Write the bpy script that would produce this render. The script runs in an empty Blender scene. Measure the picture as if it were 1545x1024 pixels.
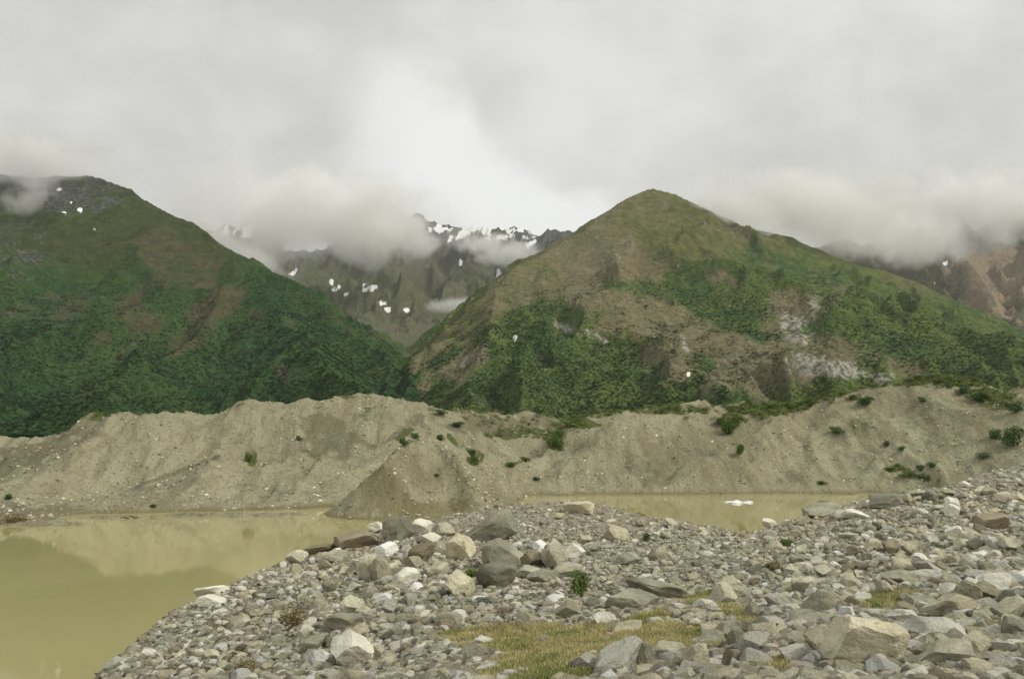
import bpy, math, random
import numpy as np
from mathutils import Vector, Euler

# ------------------------------------------------------------------ camera
sc = bpy.context.scene
F = 1373.0                      # focal length in photograph pixels (32 mm on 36 mm film)
EYE = 8.0                       # eye height over the lake (m)
PITCH = math.atan((650 - 512) / F)
cam_d = bpy.data.cameras.new('camera')
cam_d.lens = 32.0
cam_d.sensor_width = 36.0
cam_d.clip_start = 0.1
cam_d.clip_end = 60000
cam = bpy.data.objects.new('camera', cam_d)
cam.location = (0, 0, EYE)
cam.rotation_euler = (math.pi / 2 + PITCH, 0, 0)
sc.collection.objects.link(cam)
sc.camera = cam

# ------------------------------------------------------------------ light, sky, exposure
SUN_EL, SUN_AZ = 42.0, 116.0   # degrees; azimuth clockwise from +Y (behind the camera, to the left)
sun_d = bpy.data.lights.new('sun', 'SUN')
sun_d.energy = 1.5
sun_d.angle = math.radians(12)
sun_d.color = (1.0, 0.94, 0.79)
sun = bpy.data.objects.new('sun', sun_d)
el, az = math.radians(SUN_EL), math.radians(SUN_AZ)
to_sun = Vector((math.sin(az) * math.cos(el), math.cos(az) * math.cos(el), math.sin(el)))
sun.rotation_euler = to_sun.to_track_quat('Z', 'Y').to_euler()
sun.location = (0, 0, 300)
sc.collection.objects.link(sun)

sc.view_settings.view_transform = 'Standard'
sc.view_settings.look = 'None'
sc.view_settings.gamma = 1.0
sc.view_settings.exposure = 0.60
sc.view_settings.use_curve_mapping = False
try:
    sc.cycles.use_denoising = True
    sc.cycles.denoiser = 'OPENIMAGEDENOISE'
    sc.cycles.max_bounces = 12
    sc.cycles.volume_bounces = 10
    sc.cycles.diffuse_bounces = 3
    sc.cycles.volume_max_steps = 96
    sc.cycles.volume_step_rate = 1.0
    sc.cycles.caustics_reflective = False
    sc.cycles.caustics_refractive = False
except Exception:
    pass


class NT:
    """tiny helper to write node trees compactly"""
    def __init__(self, nt):
        self.nt = nt
        nt.nodes.clear()

    def n(self, kind, **kw):
        nd = self.nt.nodes.new(kind)
        ins = kw.pop('ins', {})
        for k, v in kw.items():
            setattr(nd, k, v)
        for k, v in ins.items():
            s = nd.inputs[k]
            if isinstance(v, bpy.types.NodeSocket):
                self.nt.links.new(v, s)
            else:
                s.default_value = v
        return nd

    def math(self, op, a, b=0.0, c=None, clamp=False):
        ins = {0: a, 1: b}
        if c is not None:
            ins[2] = c
        return self.n('ShaderNodeMath', operation=op, use_clamp=clamp, ins=ins).outputs[0]

    def mix(self, fac, a, b, blend='MIX'):
        nd = self.n('ShaderNodeMix', data_type='RGBA', blend_type=blend)
        for k, v in ((0, fac), (6, a), (7, b)):
            s = nd.inputs[k]
            if isinstance(v, bpy.types.NodeSocket):
                self.nt.links.new(v, s)
            else:
                s.default_value = (*v, 1.0) if k > 0 and len(v) == 3 else v
        return nd.outputs[2]

    def sm(self, x, lo, hi, out_lo=0.0, out_hi=1.0):
        nd = self.n('ShaderNodeMapRange', interpolation_type='SMOOTHSTEP',
                    ins={'Value': x, 'From Min': lo, 'From Max': hi, 'To Min': out_lo, 'To Max': out_hi})
        return nd.outputs[0]

    def noise(self, vec, scale, detail=4.0, rough=0.55, dist=0.0):
        nd = self.n('ShaderNodeTexNoise', ins={'Scale': scale, 'Detail': detail, 'Roughness': rough, 'Distortion': dist})
        self.nt.links.new(vec, nd.inputs['Vector'])
        return nd.outputs[0]


def ray(u, v):
    a, b = (u - 772.5) / F, (512 - v) / F
    d = Vector((a, math.cos(PITCH) - b * math.sin(PITCH), math.sin(PITCH) + b * math.cos(PITCH)))
    return d


def P(u, v, D):
    """the point at forward distance D (m) that is seen in direction (u, v) of the photograph"""
    d = ray(u, v)
    return Vector((d.x * D / d.y, D, EYE + d.z * D / d.y))


world = bpy.data.worlds.new('World')
sc.world = world
world.use_nodes = True
w = NT(world.node_tree)
geo = w.n('ShaderNodeTexCoord')
sky = w.n('ShaderNodeTexSky', sky_type='NISHITA', sun_disc=False)
sky.sun_elevation = el
sky.sun_rotation = az
bg_sky = w.n('ShaderNodeBackground', ins={'Color': sky.outputs[0], 'Strength': 0.1})
# overcast deck: soft grey rolls projected on a plane overhead, with a brighter thin area over the far valley
sep = w.n('ShaderNodeSeparateXYZ', ins={0: geo.outputs['Generated']})
zz = w.math('ADD', w.math('MAXIMUM', sep.outputs[2], 0.0), 0.22)
px = w.math('DIVIDE', sep.outputs[0], zz)
py = w.math('DIVIDE', sep.outputs[1], zz)
pl = w.n('ShaderNodeCombineXYZ', ins={0: px, 1: py, 2: 0.0}).outputs[0]
n1 = w.noise(pl, 0.75, 6, 0.55, 0.35)
n2 = w.noise(pl, 2.6, 5, 0.6, 0.3)
n3 = w.noise(geo.outputs['Generated'], 5.0, 4, 0.55, 0.4)
den = w.math('ADD', w.math('ADD', w.math('MULTIPLY', n1, 0.5), w.math('MULTIPLY', n2, 0.22)), w.math('MULTIPLY', n3, 0.28))
hole_d = ray(745, 262).normalized()
warp = w.n('ShaderNodeVectorMath', operation='ADD', ins={0: geo.outputs['Generated'], 1: w.n('ShaderNodeVectorMath', operation='SCALE', ins={0: w.n('ShaderNodeVectorMath', operation='SUBTRACT', ins={0: w.n('ShaderNodeTexNoise', ins={'Vector': geo.outputs['Generated'], 'Scale': 5.5, 'Detail': 5.0}).outputs[1], 1: (0.5, 0.5, 0.5)}).outputs[0], 'Scale': 0.22}).outputs[0]}).outputs[0]
off = w.n('ShaderNodeVectorMath', operation='SUBTRACT', ins={0: warp, 1: tuple(hole_d)}).outputs[0]
# thin area runs down to the right: rotate about the view axis and squash
offm = w.n('ShaderNodeMapping', vector_type='TEXTURE', ins={'Vector': off, 'Rotation': (0, math.radians(38), 0), 'Scale': (1.45, 1.0, 0.80)}).outputs[0]
hd = w.n('ShaderNodeVectorMath', operation='LENGTH', ins={0: offm}).outputs['Value']
lz = w.n('ShaderNodeSeparateXYZ', ins={0: offm}).outputs[2]
hole = w.math('MULTIPLY', w.sm(hd, 0.16, 0.05), w.sm(lz, 0.072, 0.016))
dark = w.mix(w.sm(den, 0.40, 0.60), (0.430, 0.425, 0.400), (0.565, 0.560, 0.532))
cloud_col = w.mix(hole, dark, (0.635, 0.637, 0.622))
low = w.sm(sep.outputs[2], -0.02, -0.12)
cloud_col = w.mix(low, cloud_col, (0.28, 0.27, 0.22))
bg_cloud = w.n('ShaderNodeBackground', ins={'Color': cloud_col, 'Strength': 0.95})
cover = 0.96
mixw = w.n('ShaderNodeMixShader', ins={0: cover, 1: bg_sky.outputs[0], 2: bg_cloud.outputs[0]})
wo = w.n('ShaderNodeOutputWorld', ins={'Surface': mixw.outputs[0]})

# ------------------------------------------------------------------ numeric helpers
rng = np.random.default_rng(7)
random.seed(7)


def _hash(ix, iy, seed):
    h = (ix.astype(np.int64) * 374761393 + iy.astype(np.int64) * 668265263 + seed * 1442695041) & 0xffffffff
    h = ((h ^ (h >> 13)) * 1274126177) & 0xffffffff
    return ((h ^ (h >> 16)) & 0xffffff) / float(0xffffff)


def vnoise(x, y, seed=0):
    ix, iy = np.floor(x), np.floor(y)
    fx, fy = x - ix, y - iy
    ux, uy = fx * fx * fx * (fx * (fx * 6 - 15) + 10), fy * fy * fy * (fy * (fy * 6 - 15) + 10)

    def g(dx, dy):
        a = _hash(ix + dx, iy + dy, seed) * 2 * np.pi
        return np.cos(a) * (fx - dx) + np.sin(a) * (fy - dy)
    return ((g(0, 0) * (1 - ux) + g(1, 0) * ux) * (1 - uy) + (g(0, 1) * (1 - ux) + g(1, 1) * ux) * uy) * 1.5


def fbm(x, y, octaves=5, seed=0, gain=0.5):
    s, a = 0.0, 1.0
    for o in range(octaves):
        s = s + a * vnoise(x * 2 ** o + 17.3 * o, y * 2 ** o - 9.1 * o, seed + o)
        a *= gain
    return s


def ridged(x, y, octaves=5, seed=0, gain=0.5):
    s, a, wgt = 0.0, 1.0, 1.0
    for o in range(octaves):
        r = 1 - np.abs(vnoise(x * 2 ** o + 7.7 * o, y * 2 ** o + 3.1 * o, seed + o)) * 1.6
        r = np.clip(r, 0, 1) ** 2 * wgt
        s = s + a * r
        wgt = np.clip(r * 1.6, 0, 1)
        a *= gain
    return s


def sstep(x, a, b):
    t = np.clip((x - a) / (b - a), 0, 1)
    return t * t * (3 - 2 * t)


def project(X, Y, Z):
    """where a world point stands in the photograph (pixels)"""
    dz = Z - EYE
    fwd = Y * math.cos(PITCH) + dz * math.sin(PITCH)
    up = -Y * math.sin(PITCH) + dz * math.cos(PITCH)
    fwd = np.maximum(fwd, 0.1)
    return 772.5 + F * X / fwd, 512 - F * up / fwd


def tps_fit(pts):
    pts = np.array(pts, float)
    n = len(pts)
    xy = pts[:, :2]
    d = np.linalg.norm(xy[:, None] - xy[None], axis=2)
    K = np.where(d > 0, d * d * np.log(np.maximum(d, 1e-9)), 0) + np.eye(n) * 1e-2
    Pm = np.hstack([np.ones((n, 1)), xy])
    A = np.zeros((n + 3, n + 3))
    A[:n, :n] = K; A[:n, n:] = Pm; A[n:, :n] = Pm.T
    b = np.concatenate([pts[:, 2], np.zeros(3)])
    return xy, np.linalg.solve(A, b)


def tps_eval(fit, X, Y):
    xy, c = fit
    out = c[-3] + c[-2] * X + c[-1] * Y
    for i in range(len(xy)):
        d2 = (X - xy[i, 0]) ** 2 + (Y - xy[i, 1]) ** 2
        out = out + c[i] * 0.5 * d2 * np.log(np.maximum(d2, 1e-12))
    return out


def ridge_field(X, Y, lines, drop):
    """height of a set of ridge polylines whose flanks fall away by drop(distance)"""
    best = np.full(X.shape, -1e9)
    for ln in lines:
        for a, b in zip(ln[:-1], ln[1:]):
            ax, ay, az_ = a; bx, by, bz = b
            dx, dy = bx - ax, by - ay
            t = np.clip(((X - ax) * dx + (Y - ay) * dy) / (dx * dx + dy * dy + 1e-9), 0, 1)
            d = np.hypot(X - (ax + t * dx), Y - (ay + t * dy))
            best = np.maximum(best, az_ + t * (bz - az_) - drop(d))
    return best


def grid_mesh(name, X, Y, Z, mat, attrs=None, kind='structure', label=None):
    R, Cn = X.shape
    co = np.stack([X, Y, Z], -1).reshape(-1, 3)
    idx = np.arange(R * Cn).reshape(R, Cn)
    quads = np.stack([idx[:-1, :-1], idx[:-1, 1:], idx[1:, 1:], idx[1:, :-1]], -1).reshape(-1, 4)
    me = bpy.data.meshes.new(name)
    me.vertices.add(len(co)); me.vertices.foreach_set('co', co.ravel().astype(np.float32))
    me.loops.add(quads.size); me.loops.foreach_set('vertex_index', quads.ravel().astype(np.int32))
    me.polygons.add(len(quads))
    me.polygons.foreach_set('loop_start', np.arange(0, quads.size, 4, dtype=np.int32))
    me.polygons.foreach_set('loop_total', np.full(len(quads), 4, np.int32))
    me.polygons.foreach_set('use_smooth', np.ones(len(quads), bool))
    me.update(); me.validate()
    for k, a in (attrs or {}).items():
        at = me.attributes.new(k, 'FLOAT', 'POINT')
        at.data.foreach_set('value', np.clip(a, 0, 1).ravel().astype(np.float32))
    me.materials.append(mat)
    o = bpy.data.objects.new(name, me)
    sc.collection.objects.link(o)
    o['kind'] = kind
    if label:
        o['label'] = label
    return o


def pix_grid(u0, u1, nu, d0, d1, nd):
    """a fan-shaped ground grid: columns spread by bearing, rows by distance"""
    us = np.linspace(u0, u1, nu)
    ds = d0 * (d1 / d0) ** np.linspace(0, 1, nd)
    U, D = np.meshgrid(us, ds)
    return (U - 772.5) / F * D, D


def new_mat(name):
    m = bpy.data.materials.new(name)
    m.use_nodes = True
    return m, NT(m.node_tree)


def finish(t, color, rough=0.9, normal=None, spec=0.25, extra=None):
    ins = {'Base Color': color, 'Roughness': rough, 'Specular IOR Level': spec}
    if normal is not None:
        ins['Normal'] = normal
    ins.update(extra or {})
    b = t.n('ShaderNodeBsdfPrincipled', ins=ins)
    t.n('ShaderNodeOutputMaterial', ins={'Surface': b.outputs[0]})
    return b


def attr(t, name):
    return t.n('ShaderNodeAttribute', attribute_name=name).outputs['Fac']


# ------------------------------------------------------------------ materials
def mountain_material(name, green_a, green_b, brown, alpine, rock):
    m, t = new_mat(name)
    pos = t.n('ShaderNodeNewGeometry').outputs['Position']
    nL = t.noise(pos, 0.006, 5, 0.6, 0.3)
    nM = t.noise(pos, 0.03, 5, 0.62)
    nF = t.noise(pos, 0.13, 4, 0.65)
    vor = t.n('ShaderNodeTexVoronoi', feature='SMOOTH_F1', ins={'Vector': pos, 'Scale': 0.16, 'Smoothness': 0.6}).outputs['Distance']
    # coordinates pulled along the fall line make streaks of scree and brush
    st = t.n('ShaderNodeMapping', ins={'Vector': pos, 'Scale': (0.035, 0.006, 0.012)}).outputs[0]
    nS = t.noise(st, 1.0, 6, 0.65, 0.6)
    g = t.mix(t.sm(nM, 0.32, 0.68), green_a, green_b)
    g = t.mix(t.sm(nL, 0.3, 0.7), g, tuple(c * k for c, k in zip(green_b, (1.5, 1.15, 0.9))))
    tw = t.mix(t.sm(nF, 0.3, 0.7), tuple(c * 0.8 for c in brown), tuple(c * 1.18 for c in brown))
    tw = t.mix(t.sm(nS, 0.5, 0.75), tw, tuple(c * k for c, k in zip(brown, (1.25, 1.25, 1.35))))
    al = t.mix(t.sm(nM, 0.3, 0.7), tuple(c * 0.8 for c in alpine), tuple(c * 1.2 for c in alpine))
    rk = t.mix(t.sm(nF, 0.35, 0.65), tuple(c * 0.35 for c in rock), tuple(c * 1.4 for c in rock))
    jit = t.math('ADD', t.math('MULTIPLY', t.math('SUBTRACT', nM, 0.5), 1.3), t.math('MULTIPLY', t.math('SUBTRACT', nF, 0.5), 0.9))
    jit = t.math('ADD', jit, t.math('MULTIPLY', t.math('SUBTRACT', nS, 0.5), 1.3))
    nFF = t.noise(pos, 0.34, 3, 0.7)
    jit = t.math('ADD', jit, t.math('MULTIPLY', t.math('SUBTRACT', nFF, 0.5), 1.0))

    def msk(a, k=1.0):
        return t.sm(t.math('ADD', attr(t, a), t.math('MULTIPLY', jit, k)), 0.12, 0.88)
    col = t.mix(msk('alpine', 0.9), g, al)
    col = t.mix(msk('brown', 1.0), col, tw)
    col = t.mix(t.sm(t.math('ADD', attr(t, 'rock'), t.math('MULTIPLY', jit, 1.2)), 0.38, 0.78), col, rk)
    sn = t.sm(t.math('ADD', attr(t, 'snow'), t.math('MULTIPLY', jit, 0.55)), 0.47, 0.53)
    # each bush has its own leaf colour
    cel = t.n('ShaderNodeTexVoronoi', feature='F1', ins={'Vector': pos, 'Scale': 0.13}).outputs['Color']
    hv = t.n('ShaderNodeSeparateColor', ins={0: cel}).outputs[0]
    col = t.mix(1.0, col, t.n('ShaderNodeCombineColor', ins={0: t.sm(hv, 0, 1, 0.84, 1.16), 1: t.sm(hv, 0, 1, 0.86, 1.14), 2: t.sm(hv, 0, 1, 0.87, 1.12)}).outputs[0], 'MULTIPLY')
    col = t.mix(sn, col, (0.78, 0.79, 0.8))
    hgt = t.math('ADD', t.math('MULTIPLY', nF, 9.0), t.math('MULTIPLY', vor, -3.2))
    hgt = t.math('ADD', hgt, t.math('MULTIPLY', nM, 14.0))
    hgt = t.math('MULTIPLY', hgt, t.math('SUBTRACT', 1.0, t.math('MULTIPLY', sn, 0.8)))
    bmp = t.n('ShaderNodeBump', ins={'Strength': 0.5, 'Distance': 1.0, 'Height': hgt}).outputs[0]
    finish(t, col, 0.95, bmp, 0.1)
    return m


M_left = mountain_material('left_mountain_cover', (0.018, 0.052, 0.023), (0.032, 0.080, 0.027), (0.078, 0.072, 0.039), (0.050, 0.063, 0.024), (0.085, 0.088, 0.082))
M_right = mountain_material('right_mountain_cover', (0.038, 0.080, 0.030), (0.070, 0.120, 0.040), (0.158, 0.142, 0.082), (0.112, 0.118, 0.048), (0.27, 0.26, 0.22))
M_back = mountain_material('far_mountain_cover', (0.040, 0.055, 0.045), (0.075, 0.085, 0.050), (0.13, 0.12, 0.085), (0.10, 0.11, 0.065), (0.10, 0.105, 0.105))

# silt and gravel of the moraine
M_silt, t = new_mat('moraine_silt')
pos = t.n('ShaderNodeNewGeometry').outputs['Position']
nL = t.noise(pos, 0.06, 5, 0.6, 0.4)
nM = t.noise(pos, 0.5, 6, 0.68)
nF = t.noise(pos, 3.2, 5, 0.7)
st = t.n('ShaderNodeMapping', ins={'Vector': pos, 'Scale': (0.55, 0.10, 0.16)}).outputs[0]
nS = t.noise(st, 1.0, 6, 0.62, 0.5)
c = t.mix(t.sm(nL, 0.3, 0.7), (0.282, 0.270, 0.172), (0.375, 0.362, 0.245))
c = t.mix(t.sm(nS, 0.42, 0.66, 0, 0.6), c, (0.19, 0.170, 0.108))
c = t.mix(t.sm(nM, 0.52, 0.72, 0, 0.55), c, (0.37, 0.335, 0.25))
c = t.mix(t.sm(nF, 0.60, 0.70, 0, 0.75), c, (0.50, 0.46, 0.36))
c = t.mix(t.sm(nF, 0.46, 0.35, 0, 0.85), c, (0.10, 0.09, 0.06))
gm = t.sm(t.math('ADD', attr(t, 'green'), t.math('ADD', t.math('MULTIPLY', t.math('SUBTRACT', nM, 0.5), 1.1), t.math('MULTIPLY', t.math('SUBTRACT', nF, 0.5), 1.0))), 0.42, 0.62)
c = t.mix(gm, c, t.mix(t.sm(nF, 0.3, 0.7), (0.055, 0.085, 0.028), (0.13, 0.145, 0.05)))
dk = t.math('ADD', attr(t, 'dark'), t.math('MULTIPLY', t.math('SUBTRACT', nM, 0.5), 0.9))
c = t.mix(t.sm(dk, 0.25, 0.8, 0, 0.62), c, (0.125, 0.115, 0.072))  # darkens the silt where relief shade of the mounds is painted in
wet_olive_m = attr(t, 'wet')
c = t.mix(t.math('MULTIPLY', wet_olive_m, t.sm(nM, 0.2, 0.6, 0.6, 1.0)), c, (0.205, 0.186, 0.098))
hg = t.math('ADD', t.math('MULTIPLY', nM, 0.55), t.math('MULTIPLY', nF, 0.18))
hg = t.math('ADD', hg, t.math('MULTIPLY', nS, 0.5))
finish(t, c, 0.92, t.n('ShaderNodeBump', ins={'Strength': 1.0, 'Distance': 1.0, 'Height': hg}).outputs[0], 0.15)

# gravel between the stones of the bank
M_gravel, t = new_mat('bank_gravel')
pos = t.n('ShaderNodeNewGeometry').outputs['Position']
v1 = t.n('ShaderNodeTexVoronoi', feature='F1', ins={'Vector': pos, 'Scale': 9.0, 'Randomness': 1.0})
v2 = t.n('ShaderNodeTexVoronoi', feature='F1', ins={'Vector': pos, 'Scale': 21.0, 'Randomness': 1.0})
hv = t.n('ShaderNodeSeparateColor', ins={0: v1.outputs['Color']})
nM = t.noise(pos, 0.7, 5, 0.6)
c = t.mix(hv.outputs[0], (0.20, 0.18, 0.125), (0.50, 0.465, 0.36))
c = t.mix(t.sm(hv.outputs[1], 0.8, 0.95), c, (0.52, 0.50, 0.44))
c = t.mix(t.sm(v1.outputs['Distance'], 0.45, 0.75, 0, 0.75), c, (0.14, 0.12, 0.08))  # crevice shade between pebbles, painted into the colour
c = t.mix(t.sm(nM, 0.45, 0.7, 0, 0.55), c, (0.32, 0.28, 0.185))
hg = t.math('ADD', t.math('MULTIPLY', v1.outputs['Distance'], -0.07), t.math('MULTIPLY', v2.outputs['Distance'], -0.03))
finish(t, c, 0.9, t.n('ShaderNodeBump', ins={'Strength': 1.0, 'Distance': 1.0, 'Height': hg}).outputs[0], 0.15)

# turbid glacial lake
M_water, t = new_mat('silty_lake_water')
pos = t.n('ShaderNodeNewGeometry').outputs['Position']
n0 = t.noise(pos, 0.035, 4, 0.5, 0.5)
rip = t.noise(t.n('ShaderNodeMapping', ins={'Vector': pos, 'Scale': (0.9, 1.6, 1.0)}).outputs[0], 1.0, 4, 0.55)
c = t.mix(t.sm(n0, 0.3, 0.7), (0.375, 0.345, 0.155), (0.44, 0.405, 0.20))
finish(t, c, 0.025, t.n('ShaderNodeBump', ins={'Strength': 0.06, 'Distance': 0.04, 'Height': rip}).outputs[0], 0.5, {'IOR': 1.33})

M_valley, t = new_mat('valley_floor_scrub')
pos = t.n('ShaderNodeNewGeometry').outputs['Position']
c = t.mix(t.sm(t.noise(pos, 0.05, 6, 0.65), 0.35, 0.65), (0.014, 0.040, 0.018), (0.030, 0.062, 0.022))
finish(t, c, 0.95, None, 0.1)


def rock_material(name, a, b, spot, rough=0.85):
    m, t = new_mat(name)
    tc = t.n('ShaderNodeTexCoord').outputs['Object']
    inf = t.n('ShaderNodeObjectInfo')
    shift = t.n('ShaderNodeVectorMath', operation='SCALE', ins={0: (31.0, 17.0, 23.0), 'Scale': inf.outputs['Random']}).outputs[0]
    p = t.n('ShaderNodeVectorMath', operation='ADD', ins={0: tc, 1: shift}).outputs[0]
    nL = t.noise(p, 1.1, 5, 0.6, 0.5)
    nF = t.noise(p, 7.0, 5, 0.7)
    nFF = t.noise(p, 26.0, 3, 0.7)
    c = t.mix(t.sm(nL, 0.3, 0.7), a, b)
    c = t.mix(t.sm(nF, 0.56, 0.70, 0, 0.6), c, spot)
    c = t.mix(t.sm(nF, 0.44, 0.30, 0, 0.55), c, tuple(k * 0.45 for k in a))
    lich = t.sm(t.noise(p, 2.4, 4, 0.7), 0.60, 0.70, 0, 0.35)
    c = t.mix(lich, c, (0.20, 0.19, 0.10))
    val = t.sm(inf.outputs['Random'], 0.0, 1.0, 0.74, 1.34)
    c = t.mix(1.0, c, t.n('ShaderNodeCombineColor', ins={0: val, 1: val, 2: val}).outputs[0], 'MULTIPLY')
    hg = t.math('ADD', t.math('MULTIPLY', nF, 0.06), t.math('MULTIPLY', nFF, 0.018))
    hg = t.math('ADD', hg, t.math('MULTIPLY', nL, 0.1))
    finish(t, c, rough, t.n('ShaderNodeBump', ins={'Strength': 1.0, 'Distance': 1.4, 'Height': hg}).outputs[0], 0.2)
    return m


ROCK = {
    'grey': rock_material('grey_stone', (0.355, 0.345, 0.255), (0.57, 0.552, 0.425), (0.72, 0.70, 0.57)),
    'beige': rock_material('beige_stone', (0.42, 0.390, 0.270), (0.62, 0.58, 0.43), (0.74, 0.70, 0.56)),
    'pale': rock_material('pale_stone', (0.56, 0.545, 0.455), (0.72, 0.705, 0.61), (0.80, 0.785, 0.71)),
    'white': rock_material('white_stone', (0.66, 0.66, 0.62), (0.80, 0.80, 0.76), (0.84, 0.84, 0.81)),
    'brown': rock_material('brown_stone', (0.225, 0.195, 0.130), (0.34, 0.30, 0.21), (0.44, 0.40, 0.30)),
    'dark': rock_material('dark_stone', (0.21, 0.205, 0.150), (0.35, 0.34, 0.26), (0.52, 0.51, 0.41)),
}

M_ice, t = new_mat('dirty_ice')
p = t.n('ShaderNodeTexCoord').outputs['Object']
c = t.mix(t.sm(t.noise(p, 3.0, 4, 0.6), 0.35, 0.65), (0.72, 0.76, 0.80), (0.88, 0.89, 0.90))
finish(t, c, 0.35, None, 0.5)


def leaf_material(name, a, b):
    m, t = new_mat(name)
    pos = t.n('ShaderNodeNewGeometry').outputs['Position']
    inf = t.n('ShaderNodeObjectInfo').outputs['Random']
    f = t.math('ADD', t.math('MULTIPLY', inf, 0.5), t.math('MULTIPLY', t.noise(pos, 1.7, 3, 0.6), 0.6))
    finish(t, t.mix(t.sm(f, 0.2, 0.85), a, b), 0.8, None, 0.15)
    return m


M_leaf = leaf_material('willow_leaves', (0.085, 0.140, 0.038), (0.185, 0.240, 0.075))
M_leaf_d = leaf_material('dark_alder_leaves', (0.065, 0.125, 0.050), (0.13, 0.195, 0.075))
M_grass = leaf_material('moss_and_grass', (0.46, 0.410, 0.18), (0.66, 0.60, 0.32))
M_grass_g = leaf_material('green_grass', (0.165, 0.210, 0.060), (0.285, 0.310, 0.11))
M_dry = leaf_material('dry_weeds', (0.16, 0.135, 0.065), (0.29, 0.245, 0.13))
M_stem, t = new_mat('shrub_stem')
finish(t, t.mix(t.noise(t.n('ShaderNodeTexCoord').outputs['Object'], 5.0), (0.07, 0.05, 0.03), (0.14, 0.11, 0.07)), 0.9)


# ------------------------------------------------------------------ mountains
def L3(pts):
    return [tuple(P(*p)) for p in pts]


def blobs(U, V, lst, wob):
    """soft patches of ground cover or painted shade: (u, v, half width, half height, tilt degrees, weight)"""
    out = np.zeros(U.shape)
    for (u, v, a, b, ang, k) in lst:
        c_, s_ = math.cos(math.radians(ang)), math.sin(math.radians(ang))
        du, dv = U - u, V - v
        x = (du * c_ + dv * s_) / a
        y = (-du * s_ + dv * c_) / b
        r = np.sqrt(x * x + y * y) + wob
        out = np.maximum(out, k * (1 - sstep(r, 0.55, 1.25)))
    return out


def mdrop(s0, s1, Lh):
    return lambda d: s1 * d + (s0 - s1) * Lh * (1 - np.exp(-d / Lh))


V_line = L3([(598, 640, 900), (600, 598, 1250), (608, 545, 1750), (612, 532, 2300), (612, 540, 3000)])


def carve(X, Y, Z):
    cap = -ridge_field(X, Y, [[(a, b, -c) for a, b, c in V_line]], lambda d: 0.84 * d)
    return np.where(Y < 3000, np.minimum(Z, cap + fbm(X / 50, Y / 50, 3, 91) * 7 + (ridged(X / 150, Y / 150, 3, 95) - 0.8) * 22), Z)


# right mountain
X, Y = pix_grid(540, 1760, 520, 700, 3600, 360)
lines = [
    L3([(985, 283, 2200), (958, 293, 2150), (920, 316, 2080), (885, 340, 2020), (850, 362, 1960), (815, 388, 1880), (775, 400, 1800), (755, 428, 1740), (730, 460, 1680), (690, 488, 1600), (650, 520, 1500), (618, 556, 1380), (600, 598, 1250)]),
    L3([(985, 283, 2200), (1018, 293, 2230), (1060, 312, 2280), (1110, 338, 2330), (1160, 348, 2350), (1190, 354, 2350), (1235, 376, 2350), (1280, 396, 2350), (1330, 408, 2350), (1385, 425, 2330), (1430, 446, 2300), (1480, 466, 2250), (1560, 508, 2200), (1720, 560, 2100)]),
    L3([(985, 283, 2200), (1000, 340, 2050), (1030, 400, 1850), (1010, 470, 1600), (1000, 540, 1350), (985, 600, 1050)]),
    L3([(885, 340, 2020), (860, 420, 1780), (835, 480, 1500), (800, 545, 1250), (790, 600, 1000)]),
    L3([(1190, 354, 2350), (1200, 430, 1950), (1180, 480, 1700), (1120, 560, 1300), (1100, 600, 1000)]),
    L3([(1280, 396, 2350), (1290, 470, 1850), (1250, 530, 1450), (1270, 590, 1050)]),
    L3([(1385, 425, 2330), (1400, 500, 1800), (1380, 560, 1350), (1400, 600, 1000)]),
    L3([(755, 428, 1740), (735, 500, 1450), (700, 560, 1200), (690, 600, 1000)]),
]
wx = fbm(X / 260, Y / 260, 3, 11) * 70
wy = fbm(X / 260, Y / 260, 3, 19) * 70
soft = ridge_field(X + wx * 0.35, Y + wy * 0.35, lines, mdrop(0.72, 0.42, 420))
hard = ridge_field(X, Y, lines[:2], mdrop(0.85, 0.5, 300))
Z = np.maximum(soft, hard)
crest = ridge_field(X, Y, lines[:2], lambda d: d * 0)      # unused height, kept for the distance weighting below


def line_dist(X, Y, lns):
    best = np.full(X.shape, 1e9)
    for ln in lns:
        for a, b in zip(ln[:-1], ln[1:]):
            dx, dy = b[0] - a[0], b[1] - a[1]
            tt = np.clip(((X - a[0]) * dx + (Y - a[1]) * dy) / (dx * dx + dy * dy + 1e-9), 0, 1)
            best = np.minimum(best, np.hypot(X - a[0] - tt * dx, Y - a[1] - tt * dy))
    return best


dR = line_dist(X, Y, lines[:2])
amp = 0.08 + 0.92 * sstep(dR, 10, 260)
Z = Z + (ridged((X + wx) / 210, (Y + wy) / 420, 5, 23) - 0.9) * 36 * amp + fbm(X / 75, Y / 75, 4, 31) * 7 * amp + fbm(X / 22, Y / 22, 3, 37) * 1.4 * (0.4 + 0.6 * amp)
Z = carve(X, Y, Z)
Z = np.maximum(Z, 4 + fbm(X / 80, Y / 80, 3, 41) * 4)
GR = (X, Y, Z)
U, V = project(X, Y, Z)
wob = fbm(X / 90, Y / 140, 5, 51) * 0.55
brown = blobs(U, V, [
    (905, 400, 110, 50, 10, 0.95), (960, 470, 105, 55, 20, 0.95), (880, 450, 70, 45, 0, 0.85), (1080, 525, 120, 50, 10, 0.95), (1010, 540, 60, 45, 0, 0.9), (1130, 560, 90, 45, -5, 0.9),
    (1180, 470, 70, 35, -35, 0.85), (1240, 440, 40, 40, 0, 0.6), (1090, 430, 50, 25, 20, 0.7), (800, 420, 65, 32, -35, 0.8), (710, 545, 50, 26, -35, 0.95), (640, 540, 70, 14, -48, 0.7), (1320, 530, 50, 25, 20, 0.5),
    (1370, 560, 50, 15, 20, 0.7), (980, 310, 40, 30, 0, 0.5), (900, 350, 70, 20, -35, 0.65), (1250, 530, 60, 25, 10, 0.7), (640, 580, 14, 30, 20, 0.6), (1110, 350, 60, 14, 15, 0.8)], wob)
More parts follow.
